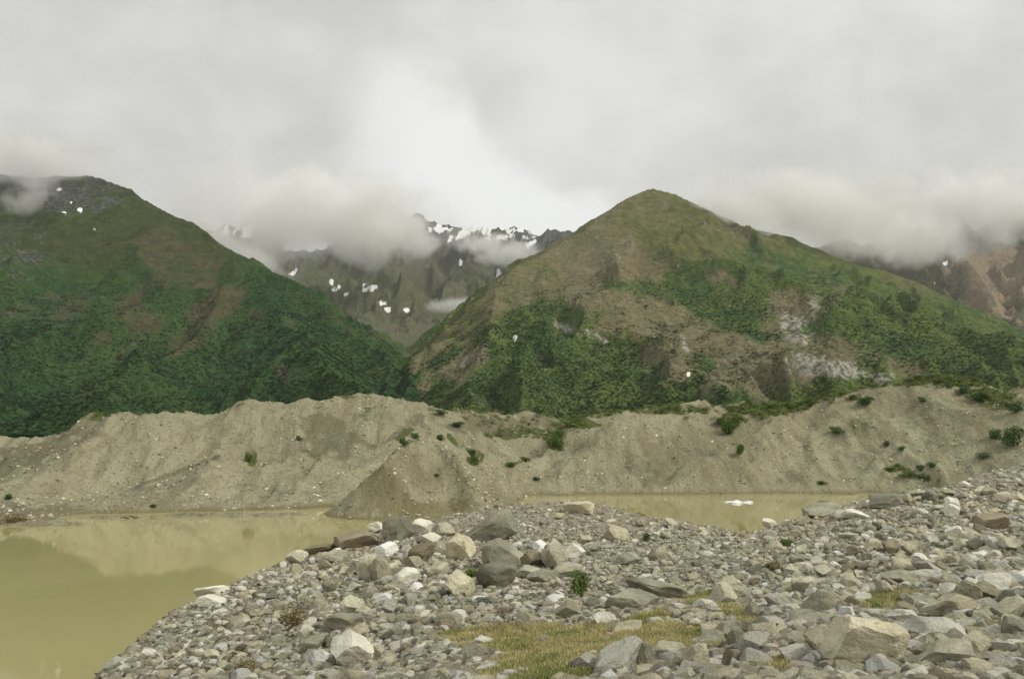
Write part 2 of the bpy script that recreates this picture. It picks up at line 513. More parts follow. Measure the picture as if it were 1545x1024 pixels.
greenk = blobs(U, V, [(1110, 470, 60, 36, 20, 1), (960, 435, 50, 14, 10, 0.9), (850, 475, 42, 20, 20, 0.9), (1190, 400, 80, 30, 25, 0.8), (1060, 545, 30, 12, 10, 0.8), (1010, 425, 16, 18, 0, 0.9), (1400, 500, 120, 50, 15, 0.9), (860, 560, 150, 40, 5, 1.0)], wob)
brown = np.clip(brown - 0.75 * greenk, 0, 1)
alpine = np.clip(sstep(Z, 250, 430) * 0.95 + blobs(U, V, [(700, 490, 100, 22, -35, 0.8), (985, 340, 90, 60, 0, 0.6)], wob), 0, 1) * (1 - 0.6 * blobs(U, V, [(1230, 420, 130, 60, 20, 1)], wob))
rock = blobs(U, V, [(1285, 560, 75, 15, 8, 0.85), (1215, 545, 16, 14, 60, 0.75), (1200, 495, 34, 18, 30, 0.72), (1228, 465, 10, 20, 10, 0.6), (900, 508, 34, 6, 20, 0.8), (855, 494, 24, 6, 20, 0.8), (1325, 572, 22, 8, 0, 0.9), (1032, 515, 6, 20, -12, 0.7), (1190, 550, 8, 30, 20, 0.5), (930, 395, 6, 22, 0, 0.35), (700, 545, 24, 12, -20, 0.4)], wob * 0.9)
snow = blobs(U, V, [(778, 509, 4.2, 4.6, 30, 1.3), (1039, 564, 3.5, 3.2, 0, 1.3)], 0)
COVER_R = (brown, alpine, rock, snow)
grid_mesh('mountain', X, Y, Z, M_right, {'brown': brown, 'rock': rock, 'snow': snow, 'alpine': alpine}, label='green and brown peaked mountain right of the valley, its right shoulder in cloud')

# left mountain
X, Y = pix_grid(-420, 700, 430, 700, 3600, 330)
lines = [
    L3([(-500, 250, 2500), (-200, 235, 2450), (0, 262, 2350), (60, 268, 2320), (130, 264, 2280), (165, 275, 2230), (200, 291, 2180), (250, 318, 2100), (300, 346, 2020), (350, 376, 1940), (400, 404, 1860), (440, 421, 1800), (500, 452, 1720), (560, 482, 1650), (590, 500, 1620)]),
    L3([(590, 500, 1620), (606, 540, 1450), (600, 600, 1200)]),
    L3([(350, 376, 1940), (360, 420, 1750), (300, 480, 1500), (190, 545, 1250), (120, 600, 1000)]),
    L3([(350, 376, 1940), (420, 450, 1600), (470, 520, 1350), (560, 590, 1050)]),
    L3([(165, 275, 2230), (150, 370, 1950), (60, 450, 1600), (0, 530, 1300), (-40, 600, 1000)]),
    L3([(-200, 235, 2450), (-180, 400, 1800), (-200, 560, 1200)]),
]
wx = fbm(X / 260, Y / 260, 3, 111) * 70
wy = fbm(X / 260, Y / 260, 3, 119) * 70
Z = np.maximum(ridge_field(X + wx * 0.35, Y + wy * 0.35, lines, mdrop(0.72, 0.42, 420)), ridge_field(X, Y, lines[:2], mdrop(0.85, 0.5, 300)))
dR = line_dist(X, Y, lines[:2])
amp = 0.08 + 0.92 * sstep(dR, 10, 260)
Z = Z + (ridged((X + wx) / 230, (Y + wy) / 430, 5, 123) - 0.9) * 36 * amp + fbm(X / 75, Y / 75, 4, 131) * 7 * amp + fbm(X / 22, Y / 22, 3, 137) * 1.4 * (0.4 + 0.6 * amp)
Z = carve(X, Y, Z)
Z = np.maximum(Z, 4 + fbm(X / 80, Y / 80, 3, 141) * 4)
GL = (X, Y, Z)
U, V = project(X, Y, Z)
wob = fbm(X / 90, Y / 140, 5, 151) * 0.55
brown = blobs(U, V, [(265, 395, 80, 40, 15, 0.62), (205, 480, 44, 50, 10, 0.75), (330, 460, 60, 34, -20, 0.75), (280, 510, 40, 22, -30, 0.62), (160, 510, 22, 26, 20, 0.6), (100, 465, 50, 26, 0, 0.5), (185, 530, 62, 4, -38, 0.7), (30, 470, 60, 20, 0, 0.42), (520, 490, 70, 7, 38, 0.55), (575, 505, 20, 12, 0, 0.7), (430, 565, 14, 24, -45, 0.5), (380, 470, 30, 22, 10, 0.6)], wob)
greenk = blobs(U, V, [(235, 457, 18, 16, 0, 0.9)], wob)
brown = np.clip(brown - greenk, 0, 1)
alpine = np.clip(sstep(Z, 230, 420) * 0.9 * (1 - 0.8 * sstep(U, 330, 400)), 0, 1)
rock = np.clip(sstep(Z, 430, 680) * 0.75 * (1 - sstep(U, 150, 300)), 0, 1) + blobs(U, V, [(20, 380, 70, 60, 30, 0.5), (90, 300, 70, 28, 10, 0.5)], wob)
snow = blobs(U, V, [(97, 319, 4, 3, 20, 1), (122, 316, 4.5, 3, 20, 1), (108, 305, 2.5, 2.5, 0, 1), (143, 347, 3, 2.2, 0, 1), (90, 286, 4, 3, 0, 1)], fbm(X / 14, Y / 30, 3, 161) * 0.7)
COVER_L = (brown, alpine, rock, snow)
grid_mesh('mountain', X, Y, Z, M_left, {'brown': brown, 'rock': rock, 'snow': snow, 'alpine': alpine}, label='dark green mountain left of the valley with its summit in cloud')

# far snowy mountain at the head of the valley
X, Y = pix_grid(280, 900, 430, 1650, 5600, 340)
lines = [
    L3([(200, 330, 5000), (300, 352, 4900), (345, 340, 4850), (380, 338, 4800), (400, 352, 4750), (420, 372, 4650), (445, 380, 4500), (490, 372, 4500), (560, 345, 4600), (600, 328, 4700), (632, 326, 4800), (665, 332, 4800), (700, 344, 4800), (740, 340, 4800), (775, 341, 4800), (805, 352, 4750), (850, 350, 4700), (920, 330, 4700), (1000, 320, 4700)]),
    L3([(560, 345, 4600), (590, 390, 4000), (610, 440, 3400), (600, 480, 2900)]),
    L3([(430, 400, 4300), (470, 425, 3900), (540, 465, 3300)]),
    L3([(740, 340, 4800), (700, 400, 4200), (720, 440, 3700), (700, 470, 3300)]),
    L3([(850, 350, 4700), (830, 400, 4000), (760, 450, 3300), (700, 480, 2900)]),
]
Z = ridge_field(X, Y, lines, mdrop(0.75, 0.45, 500))
dR = line_dist(X, Y, lines[:1])
amp = 0.25 + 0.75 * sstep(dR, 10, 300)
Z = Z + (ridged(X / 260, Y / 620, 6, 223) - 0.9) * 85 * amp + fbm(X / 90, Y / 90, 5, 231) * 20 * amp + ridged(X / 70, Y / 120, 3, 233) * 10
floor = 8 + 165 / F * Y * 0.98 - 0.05 * (Y - 3000) + fbm(X / 200, Y / 200, 4, 241) * 14
floor = np.where(Y < 3000, 365 - (3000 - Y) * 0.20, floor) - 12 * sstep(3000 - Y, 0, 400)
mead = sstep(floor - Z, -5, 25)
Z = np.maximum(Z, np.minimum(floor, 520))
U, V = project(X, Y, Z)
wob = fbm(X / 110, Y / 200, 5, 251) * 0.7
alpine = np.clip(mead * 0.6 + 1.3 - 0.9 * sstep(440 - V, 0, 60), 0, 1)
rock = np.clip(sstep(470 - V, 10, 110) * 0.75, 0, 1)
brown = blobs(U, V, [(715, 452, 60, 12, -10, 1.0), (600, 498, 60, 10, 0, 0.6), (640, 400, 60, 30, 30, 0.5)], wob)
gul = ridged(X / 120, Y / 300, 4, 271)
wsn = fbm(X / 34, Y / 90, 4, 261) * 0.8
snow = blobs(U, V, [(662, 346, 26, 6, 8, 0.95), (700, 352, 24, 6, -30, 0.95), (735, 343, 14, 4, -30, 0.9), (770, 346, 22, 3.5, 5, 0.8), (752, 411, 4, 11, -15, 1), (760, 418, 6, 3, 0, 0.9), (694, 395, 4, 6, -20, 1),
                    (443, 411, 9, 3.5, -35, 1), (508, 435, 8, 3.5, -30, 1), (560, 434, 12, 3.5, -15, 1), (575, 457, 10, 3, 10, 1), (586, 466, 5, 3, 10, 0.95), (614, 468, 4, 2.5, 0, 1), (500, 426, 3, 5, 0, 0.9), (549, 430, 5, 2.5, 20, 0.9), (522, 443, 5, 2, 0, .9),
                    (800, 368, 8, 4, -40, 0.9), (716, 376, 4, 3, 30, 0.8), (810, 350, 5, 8, 20, .7)], wsn)
snow = np.maximum(snow, blobs(U, V, [(362, 348, 44, 11, 3, 1.0)], 0) * sstep(fbm(X / 55 + Y / 300, Y / 200, 4, 273), -0.1, 0.2))
snow = np.maximum(snow, blobs(U, V, [(740, 352, 90, 16, 3, 1.0)], 0) * 0.55 * sstep(fbm(X / 90 - Y / 240, Y / 160, 3, 277), -0.1, 0.4))
grid_mesh('mountain', X, Y, Z, M_back, {'brown': brown, 'rock': rock, 'snow': snow, 'alpine': alpine}, label='far grey mountain with snow patches closing the head of the valley')

# far mountain at the right edge
X, Y = pix_grid(1120, 2000, 300, 2700, 6000, 200)
lines = [
    L3([(1120, 380, 4600), (1250, 352, 4600), (1340, 345, 4500), (1400, 352, 4400), (1440, 335, 4350), (1500, 318, 4300), (1560, 305, 4300), (1700, 290, 4300), (2000, 300, 4300)]),
    L3([(1340, 345, 4500), (1380, 400, 3900), (1400, 440, 3400), (1440, 470, 3000)]),
    L3([(1440, 335, 4350), (1450, 370, 3900), (1460, 420, 3500), (1490, 455, 3200)]),
    L3([(1560, 305, 4300), (1570, 360, 3800), (1545, 440, 3300), (1530, 490, 2900)]),
]
Z = ridge_field(X, Y, lines, mdrop(0.8, 0.5, 450))
Z = Z + (ridged(X / 240, Y / 520, 6, 323) - 0.9) * 70 + fbm(X / 90, Y / 90, 5, 331) * 16
Z = np.maximum(Z, 200 + fbm(X / 200, Y / 200, 4, 341) * 14)
U, V = project(X, Y, Z)
wob = fbm(X / 110, Y / 200, 5, 351) * 0.5
brown = blobs(U, V, [(1502, 425, 62, 50, 0, 1.0), (1500, 395, 80, 30, 0, 1), (1440, 400, 20, 50, 0, 0.6), (1490, 468, 60, 6, 20, 1)], wob * 0.4)
rock = blobs(U, V, [(1450, 340, 140, 60, 0, 0.75)], wob)
snow = blobs(U, V, [(1414, 427, 6, 3, -30, 1), (1426, 398, 5, 3.5, 0, .9), (1376, 346, 5, 3, 0, 1), (1518, 353, 4, 3, 0, 1), (1500, 470, 50, 1.5, 18, 0.4)], wob * 0.2)
M_far = mountain_material('right_far_mountain_cover', (0.045, 0.065, 0.045), (0.075, 0.085, 0.055), (0.235, 0.190, 0.135), (0.10, 0.10, 0.065), (0.11, 0.11, 0.10))
grid_mesh('mountain', X, Y, Z, M_far, {'brown': brown, 'rock': rock, 'snow': snow, 'alpine': brown * 0 + 0.6}, label='far mountain at the right edge with a bare brown bowl, half in cloud')

# the valley floor behind the moraine, out to the horizon
X, Y = np.meshgrid(np.linspace(-9000, 9000, 90), np.concatenate([np.linspace(-3000, 150, 10), np.linspace(190, 1200, 40), np.linspace(1400, 14000, 30)]))
Z = np.where(Y > 160, 3.5 + fbm(X / 60, Y / 60, 4, 61) * 1.2, -6.0)
grid_mesh('ground', X, Y, Z, M_valley)

# ------------------------------------------------------------------ moraine on the far shore
crest_pts = [(-260, 640, 145), (-120, 648, 145), (0, 650, 143), (40, 655, 142), (90, 643, 141), (130, 638, 138), (165, 627, 130), (205, 618, 122), (250, 612, 122), (292, 619, 126), (335, 618, 128), (380, 603, 128), (430, 607, 128),
             (480, 604, 128), (540, 599, 130), (580, 595, 131), (620, 606, 134), (650, 614, 142), (700, 612, 156), (740, 618, 165), (800, 622, 172), (840, 638, 174), (862, 645, 160), (900, 627, 148), (950, 613, 146), (1000, 604, 147),
             (1080, 603, 149), (1150, 605, 150), (1230, 600, 150), (1290, 585, 148), (1350, 579, 146), (1430, 577, 142), (1500, 575, 138), (1560, 575, 134), (1700, 570, 128), (1850, 580, 122)]


def shore(u, v):
    d = ray(u, v)
    k = -EYE / d.z
    return (d.x * k, d.y * k, 0.0)


shore_pts = [(-300, 800), (-120, 796), (0, 791), (60, 788), (110, 777), (200, 774), (300, 772), (420, 769), (500, 765), (580, 760), (680, 752), (760, 748), (900, 746), (1000, 746), (1100, 745), (1200, 744), (1300, 742), (1400, 737), (1500, 733), (1620, 733), (1850, 735)]
pts = [tuple(P(*p)) for p in crest_pts]
pts += [shore(*p) for p in shore_pts]
for (x, y, z) in [shore(*p) for p in shore_pts][::2]:
    pts.append((x * 0.88, y * 0.88, -3.5))
for p in crest_pts[::2]:                       # back slope
    q = P(*p); pts.append((q.x * 1.22, q.y * 1.22, 4.0))
    pts.append((q.x * 1.5, q.y * 1.5, 3.0))
inner = [(60, 675, 128), (60, 705, 114), (130, 680, 124), (0, 720, 103), (220, 690, 106), (300, 670, 112), (300, 720, 101), (420, 660, 117), (380, 720, 102), (500, 665, 122), (520, 640, 127), (440, 730, 100), (480, 700, 110), (560, 640, 126), (600, 668, 122),
         (700, 650, 136), (760, 655, 150), (800, 662, 150), (770, 680, 141), (730, 690, 132), (700, 690, 122), (712, 708, 117), (780, 703, 127), (830, 680, 135), (790, 720, 120), (900, 670, 133), (960, 650, 138), (950, 710, 123), (1050, 690, 130), (1100, 650, 140), (1150, 700, 127),
         (1200, 660, 136), (1260, 640, 140), (1250, 710, 124), (1350, 640, 138), (1350, 700, 125), (1430, 650, 132), (1480, 690, 120), (1545, 640, 126)]
pts += [tuple(P(*p)) for p in inner]
mfit = tps_fit(pts)
M_lines = [
    L3([(205, 618, 121), (150, 655, 113), (90, 695, 104), (0, 748, 90)]),
    L3([(380, 603, 128), (350, 650, 118), (330, 690, 108), (250, 735, 97)]),
    L3([(580, 595, 131), (530, 615, 128), (500, 660, 119), (470, 700, 108), (450, 740, 98)]),
    L3([(600, 600, 132), (650, 640, 124), (600, 690, 112), (545, 706, 107)]),
    L3([(950, 613, 146), (890, 636, 141), (842, 670, 135), (790, 700, 127), (714, 707, 117)]),
    L3([(700, 612, 156), (660, 640, 140), (700, 662, 134)]),
    L3([(430, 606, 128), (460, 630, 126), (440, 668, 117), (400, 700, 108)]),
    L3([(130, 638, 138), (70, 665, 128), (-20, 700, 115)]),
    L3([(1000, 604, 147), (930, 640, 138), (860, 690, 126), (840, 730, 117)]),
    L3([(1230, 600, 150), (1170, 640, 138), (1090, 670, 130), (1020, 715, 121)]),
    L3([(1300, 590, 146), (1330, 640, 134), (1390, 690, 122), (1440, 720, 114)]),
    L3([(1240, 640, 142), (1220, 700, 124), (1260, 730, 117)]),
]
M_crest = L3([p for p in crest_pts])
CONE = [tuple(P(650, 667, 98)), tuple(P(600, 705, 90)), shore(545, 778)]
CONE2 = [tuple(P(650, 667, 98)), tuple(P(690, 705, 93)), tuple(P(712, 740, 89))]
CONE3 = [tuple(P(650, 667, 98)), tuple(P(690, 668, 112)), tuple(P(720, 664, 122))]


def moraine_z(X, Y):
    z = tps_eval(mfit, X, Y)
    wx = fbm(X / 14, Y / 14, 4, 401) * 3.2
    wy = fbm(X / 14, Y / 14, 4, 407) * 3.2
    r = ridge_field(X + wx * 0.5, Y + wy * 0.5, M_lines, lambda d: 0.62 * d)
    r = np.maximum(r, ridge_field(X + wx * 0.25, Y + wy * 0.25, [M_crest], lambda d: 0.50 * d))
    z = z - 2.0 * sstep(z, 0.3, 4.0)
    k = 0.8
    z = np.log(np.exp(np.clip(z / k, -20, 60)) + np.exp(np.clip((r - 0.2) / k, -20, 60))) * k - 0.08
    cn = ridge_field(X + wx * 0.2, Y + wy * 0.2, [CONE], lambda d: 0.72 * d) + 0.5
    cn = np.maximum(cn, ridge_field(X + wx * 0.3, Y + wy * 0.3, [CONE2, CONE3], lambda d: 0.85 * d) + 0.3)
    z = np.log(np.exp(np.clip(z / .35, -40, 80)) + np.exp(np.clip(cn / .35, -40, 80))) * .35
    z = np.where(True, z + (np.minimum(z, 3.0) - z) * sstep(Y, 180, 200), z)
    z = z + (np.minimum(z, 3.5) - z) * sstep(Y, 150, 162) * (1 - sstep(X, -45, -25))
    a = sstep(z, -0.5, 2.0)
    up = sstep(Y, 75, 110)
    z = z + (ridged((X + wx) / 9.0, (Y + wy) / 22.0, 5, 421) - 0.85) * 0.6 * a + fbm(X / 7, Y / 7, 5, 431) * 0.42 * a + fbm(X / 16, Y / 12, 3, 437) * 1.5 * a + fbm(X / 1.6, Y / 1.6, 4, 441) * 0.17 * a
    return z


X, Y = pix_grid(-420, 1960, 900, 74, 300, 330)
Z = moraine_z(X, Y)
U, V = project(X, Y, Z)
wob = fbm(X / 4 + Y / 11, Y / 4 - X / 11, 5, 451) * 0.6
gfac = blobs(U, V, [(1180, 612, 90, 14, -12, 1.0), (1100, 640, 16, 14, -30, 0.9), (1020, 618, 70, 10, 0, 0.7), (930, 618, 40, 8, -20, 0.9), (836, 664, 12, 16, -40, 1.0), (1440, 572, 140, 12, 2, 1.0), (1500, 600, 60, 16, 10, 0.8), (870, 640, 26, 10, 0, 1),
                    (715, 690, 14, 14, 30, 0.8), (775, 655, 40, 9, -5, 0.8), (780, 698, 26, 5, -15, 0.8), (610, 655, 22, 8, -40, 0.7), (680, 662, 14, 7, 50, 0.8), (660, 625, 20, 5, 20, 0.7), (470, 685, 16, 8, 10, 0.5), (378, 690, 10, 14, 0, 0.6), (210, 678, 14, 8, 0, 0.4),
                    (560, 625, 20, 12, -30, 0.5), (430, 700, 60, 10, 0, 0.3), (310, 615, 40, 6, 0, 0.9), (150, 630, 30, 6, -10, 0.8), (1370, 712, 50, 6, 20, 0.85), (1290, 640, 16, 8, 30, 0.5), (690, 612, 40, 6, 5, 0.7), (640, 655, 90, 14, 10, 0.35), (1210, 590, 100, 12, -12, 1), (520, 600, 60, 4, 0, 0.5)], wob)
gfac = np.maximum(gfac, sstep(Y, 178, 190) * 1.0)
dark = blobs(U, V, [(60, 678, 110, 24, -22, 0.9), (500, 655, 60, 38, 15, 0.85), (265, 712, 80, 4, -20, 0.9), (350, 655, 50, 12, 30, 0.5), (290, 640, 40, 12, 20, 0.4), (430, 740, 120, 6, 5, 0.5), (1000, 700, 26, 40, 35, 0.6), (1330, 690, 70, 14, 20, 0.5), (620, 640, 50, 8, -35, 0.7), (820, 638, 40, 12, 15, 0.8), (620, 720, 60, 40, -30, 0.5), (250, 730, 110, 14, -8, 0.5), (1020, 690, 90, 40, -30, 0.45), (1280, 650, 60, 16, -30, 0.5), (1450, 640, 90, 40, 0, 0.5), (740, 642, 70, 18, 5, .8), (330, 640, 60, 16, 0, 0.3), (30, 770, 90, 14, 0, 0.9), (430, 768, 120, 4, 0, .8)], wob)  # shade of folds, hollows and cone face painted in, plus a crack line
wet = 1 - sstep(Z + fbm(X / 3, Y / 3, 3, 461) * 0.15, 0.08, 0.5)
wet = np.maximum(wet, blobs(U, V, [(580, 735, 44, 50, -35, 0.8), (620, 768, 95, 12, 0, 0.9)], wob) * (Y < 92))  # olive tint over the cone's left face and foot
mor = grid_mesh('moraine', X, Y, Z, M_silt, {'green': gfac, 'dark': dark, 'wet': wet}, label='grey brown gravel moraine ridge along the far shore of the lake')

# lake
X, Y = np.meshgrid(np.linspace(-700, 700, 60), np.linspace(-250, 260, 40))
grid_mesh('lake', X, Y, X * 0, M_water, label='still silty yellow brown lake')

# ------------------------------------------------------------------ rocky bank in the foreground
edge_px = [(110, 1090, 22.5), (160, 1024, 27.4), (235, 945, 35), (300, 903, 40), (380, 868, 45), (460, 838, 50), (560, 800, 55), (680, 778, 58), (780, 760, 61), (900, 760, 61), (960, 772, 59), (1050, 790, 54), (1120, 800, 50), (1160, 800, 49), (1220, 776, 52), (1300, 758, 56),
           (1380, 743, 60), (1430, 735, 66), (1480, 715, 72), (1545, 700, 78), (1650, 690, 84), (1850, 690, 90)]
edge_w = [tuple(P(*p)) for p in edge_px]
fg = list(edge_w)
fg += [tuple(P(*p)) for p in [
    (250, 1024, 23.5), (400, 1024, 19), (560, 1024, 16.2), (700, 1024, 14.2), (850, 1024, 12.6), (1000, 1024, 11.4), (1200, 1024, 10.2), (1400, 1024, 9.4), (1545, 1024, 9.0), (1800, 1024, 8.6),
    (400, 940, 29), (600, 920, 25.5), (560, 860, 38), (700, 860, 36), (760, 830, 41), (800, 900, 25.5), (900, 955, 18.2), (980, 960, 17.3), (960, 880, 28.5), (1060, 880, 27.5), (1040, 905, 24.2), (1200, 900, 23), (1100, 830, 39), (1350, 900, 20.5), (1500, 900, 18.8),
    (1300, 820, 35), (1450, 800, 38), (1545, 780, 42), (1700, 780, 42), (1000, 810, 47), (880, 800, 50), (1250, 790, 47), (1545, 730, 60), (1350, 850, 28), (1545, 850, 27),
    (300, 960, 30.5), (1180, 960, 15.2), (1400, 960, 13.6), (1545, 960, 13.0)]]
fg += [(0, 0, 6.2), (0, 6, 5.8), (-8, 6, 4.8), (10, 4, 6.4), (30, 6, 6.5), (-14, 10, 3.0), (0, -20, 6.5), (30, -20, 6.5), (-16, -10, 3.0), (60, 30, 6.8), (60, 70, 7.2)]
ffit = tps_fit(fg)
loop = [(-30, -60), (-22, -20), (-16, 4)] + [(p[0], p[1]) for p in edge_w] + [(140, 95), (140, -60)]


def signed_out(X, Y):
    """distance outside the bank's edge (0 inside)"""
    inside = np.zeros(X.shape, bool)
    best = np.full(X.shape, 1e9)
    n = len(loop)
    for i in range(n):
        (ax, ay), (bx, by) = loop[i], loop[(i + 1) % n]
        c = ((ay > Y) != (by > Y)) & (X < (bx - ax) * (Y - ay) / (by - ay + 1e-12) + ax)
        inside ^= c
        dx, dy = bx - ax, by - ay
        tt = np.clip(((X - ax) * dx + (Y - ay) * dy) / (dx * dx + dy * dy), 0, 1)
        best = np.minimum(best, np.hypot(X - ax - tt * dx, Y - ay - tt * dy))
    return np.where(inside, -best, best)


def bank_z(X, Y):
    X = np.asarray(X, float); Y = np.asarray(Y, float)
    z = tps_eval(ffit, X, Y)
    so = signed_out(X, Y) + fbm(X / 3.0, Y / 3.0, 3, 511) * 0.5
    out = np.maximum(so, 0)
    z = z - 0.75 * out - 0.10 * np.minimum(out, 2) ** 2
    z = z + fbm(X / 3.5, Y / 3.5, 4, 501) * 0.16 + fbm(X / 0.9, Y / 0.9, 3, 503) * 0.05
    # hollow with an undercut scarp right of the middle
    hx, hy = P(1060, 903, 24.5).x, 24.5
    r = np.hypot((X - hx) / 1.9, (Y - hy) / 1.1)
    z = z - 0.35 * (1 - sstep(r, 0.5, 1.1))
    return np.maximum(z, -3.0)


X, Y = pix_grid(-500, 2300, 620, 4.0, 110, 420)
Z = bank_z(X, Y)
grid_mesh('bank', X, Y, Z, M_gravel, label='gravel bank covered in loose stones at the near shore')
X, Y = np.meshgrid(np.linspace(-40, 80, 60), np.linspace(-40, 4.4, 30))
grid_mesh('bank', X, Y, bank_z(X, Y) - 0.01, M_gravel)

# ground lookup for placing things on the bank
_gx, _gy = np.meshgrid(np.linspace(-40, 110, 600), np.linspace(3, 100, 500))
_gz = bank_z(_gx, _gy)


def bank_at(x, y):
    x = np.asarray(x, float); y = np.asarray(y, float)
    fx = np.clip((x + 40) / 150 * 599, 0, 598.999); fy = np.clip((y - 3) / 97 * 499, 0, 498.999)
    ix, iy = fx.astype(int), fy.astype(int)
    tx, ty = fx - ix, fy - iy
    return (_gz[iy, ix] * (1 - tx) + _gz[iy, ix + 1] * tx) * (1 - ty) + (_gz[iy + 1, ix] * (1 - tx) + _gz[iy + 1, ix + 1] * tx) * ty


def hit(u, v, zf, d0, d1):
    d = ray(u, v)
    ts = np.geomspace(d0, d1, 900)
    zs = zf(d.x / d.y * ts, ts)
    below = np.nonzero(EYE + d.z / d.y * ts < zs)[0]
    i = below[0] if len(below) else len(ts) - 1
    return Vector((d.x / d.y * ts[i], ts[i], float(zs[i])))


# ------------------------------------------------------------------ stones
import bmesh


def rock_mesh(name, seed, sub=3, planes=11, boxy=0.5):
    r = random.Random(seed)
    bm = bmesh.new()
    bmesh.ops.create_icosphere(bm, subdivisions=sub, radius=1.0)
    ax = Euler((r.uniform(0, 0.5), r.uniform(0, 0.5), r.uniform(0, 6)))
    cuts = []
    for s in range(6):
        n = Vector([(1, 0, 0), (-1, 0, 0), (0, 1, 0), (0, -1, 0), (0, 0, 1), (0, 0, -1)][s])
        n.rotate(ax)
        n = (n + Vector((r.gauss(0, .22), r.gauss(0, .22), r.gauss(0, .22)))).normalized()
        cuts.append((n, r.uniform(0.52, 0.72)))
    for _ in range(planes - 6):
        n = Vector((r.gauss(0, 1), r.gauss(0, 1), r.gauss(0, 1))).normalized()
        cuts.append((n, r.uniform(0.62, 0.9)))
    for v in bm.verts:
        for n, d in cuts:
            k = v.co.dot(n) - d
            if k > 0:
                v.co -= n * k * 0.97
    from mathutils import noise
    o = Vector((seed * 3.7, seed * 1.3, 0))
    for v in bm.verts:
        v.co *= 1 + 0.11 * noise.noise(v.co * 2.0 + o) + 0.055 * noise.noise(v.co * 5 + o) + (0.028 * noise.noise(v.co * 13 + o) if sub > 3 else 0)
    mn = [min(v.co[i] for v in bm.verts) for i in range(3)]
    mx = [max(v.co[i] for v in bm.verts) for i in range(3)]
    for v in bm.verts:
        v.co = Vector([(v.co[i] - (mn[i] + mx[i]) / 2) / (mx[i] - mn[i]) for i in range(3)])
    me = bpy.data.meshes.new(name)
    bm.to_mesh(me); bm.free()
    if sub >= 3:
        for p in me.polygons:
            p.use_smooth = True
        try:
            me.set_sharp_from_angle(angle=math.radians(17))
        except Exception:
            pass
    return me


hero_meshes = [rock_mesh('boulder_shape', 100 + i, 4, 10 + i % 4) for i in range(14)]


def coloured(me, tone):
    c = me.copy()
    c.materials.clear(); c.materials.append(ROCK[tone])
    return c


_mc = {}


def mesh_for(i, tone):
    k = (i, tone)
    if k not in _mc:
        _mc[k] = coloured(hero_meshes[i], tone)
    return _mc[k]


taken = []      # (x, y, radius)


def put_rock(u, v, wpx, hpx, tone, label, tilt=0.0, group=None, name='boulder', shape=None, rz=None, sink=0.22):
    """u, v: centre of the stone in the photograph; wpx, hpx: its visible size there"""
    g = hit(u, v + hpx * 0.30, bank_at, 6, 95)
    s = g.y / F
    o = bpy.data.objects.new(name, mesh_for(shape if shape is not None else random.randrange(len(hero_meshes)), tone))
    wm, hm = wpx * s, hpx * s
    o.scale = (wm * 1.08, max(wm, hm) * random.uniform(0.8, 1.05), hm * 1.12)
    o.rotation_euler = (random.uniform(-0.15, 0.15), math.radians(tilt), rz if rz is not None else random.uniform(-0.35, 0.35))
    o.location = (g.x, g.y + wm * 0.15, g.z + hm * 0.40)
    o['label'] = label
    o['category'] = 'boulder' if name == 'boulder' else 'rock'
    if group:
        o['group'] = group
    sc.collection.objects.link(o)
    taken.append((g.x, g.y + wm * 0.1, max(wm, 0.1) * 0.5))
    return o


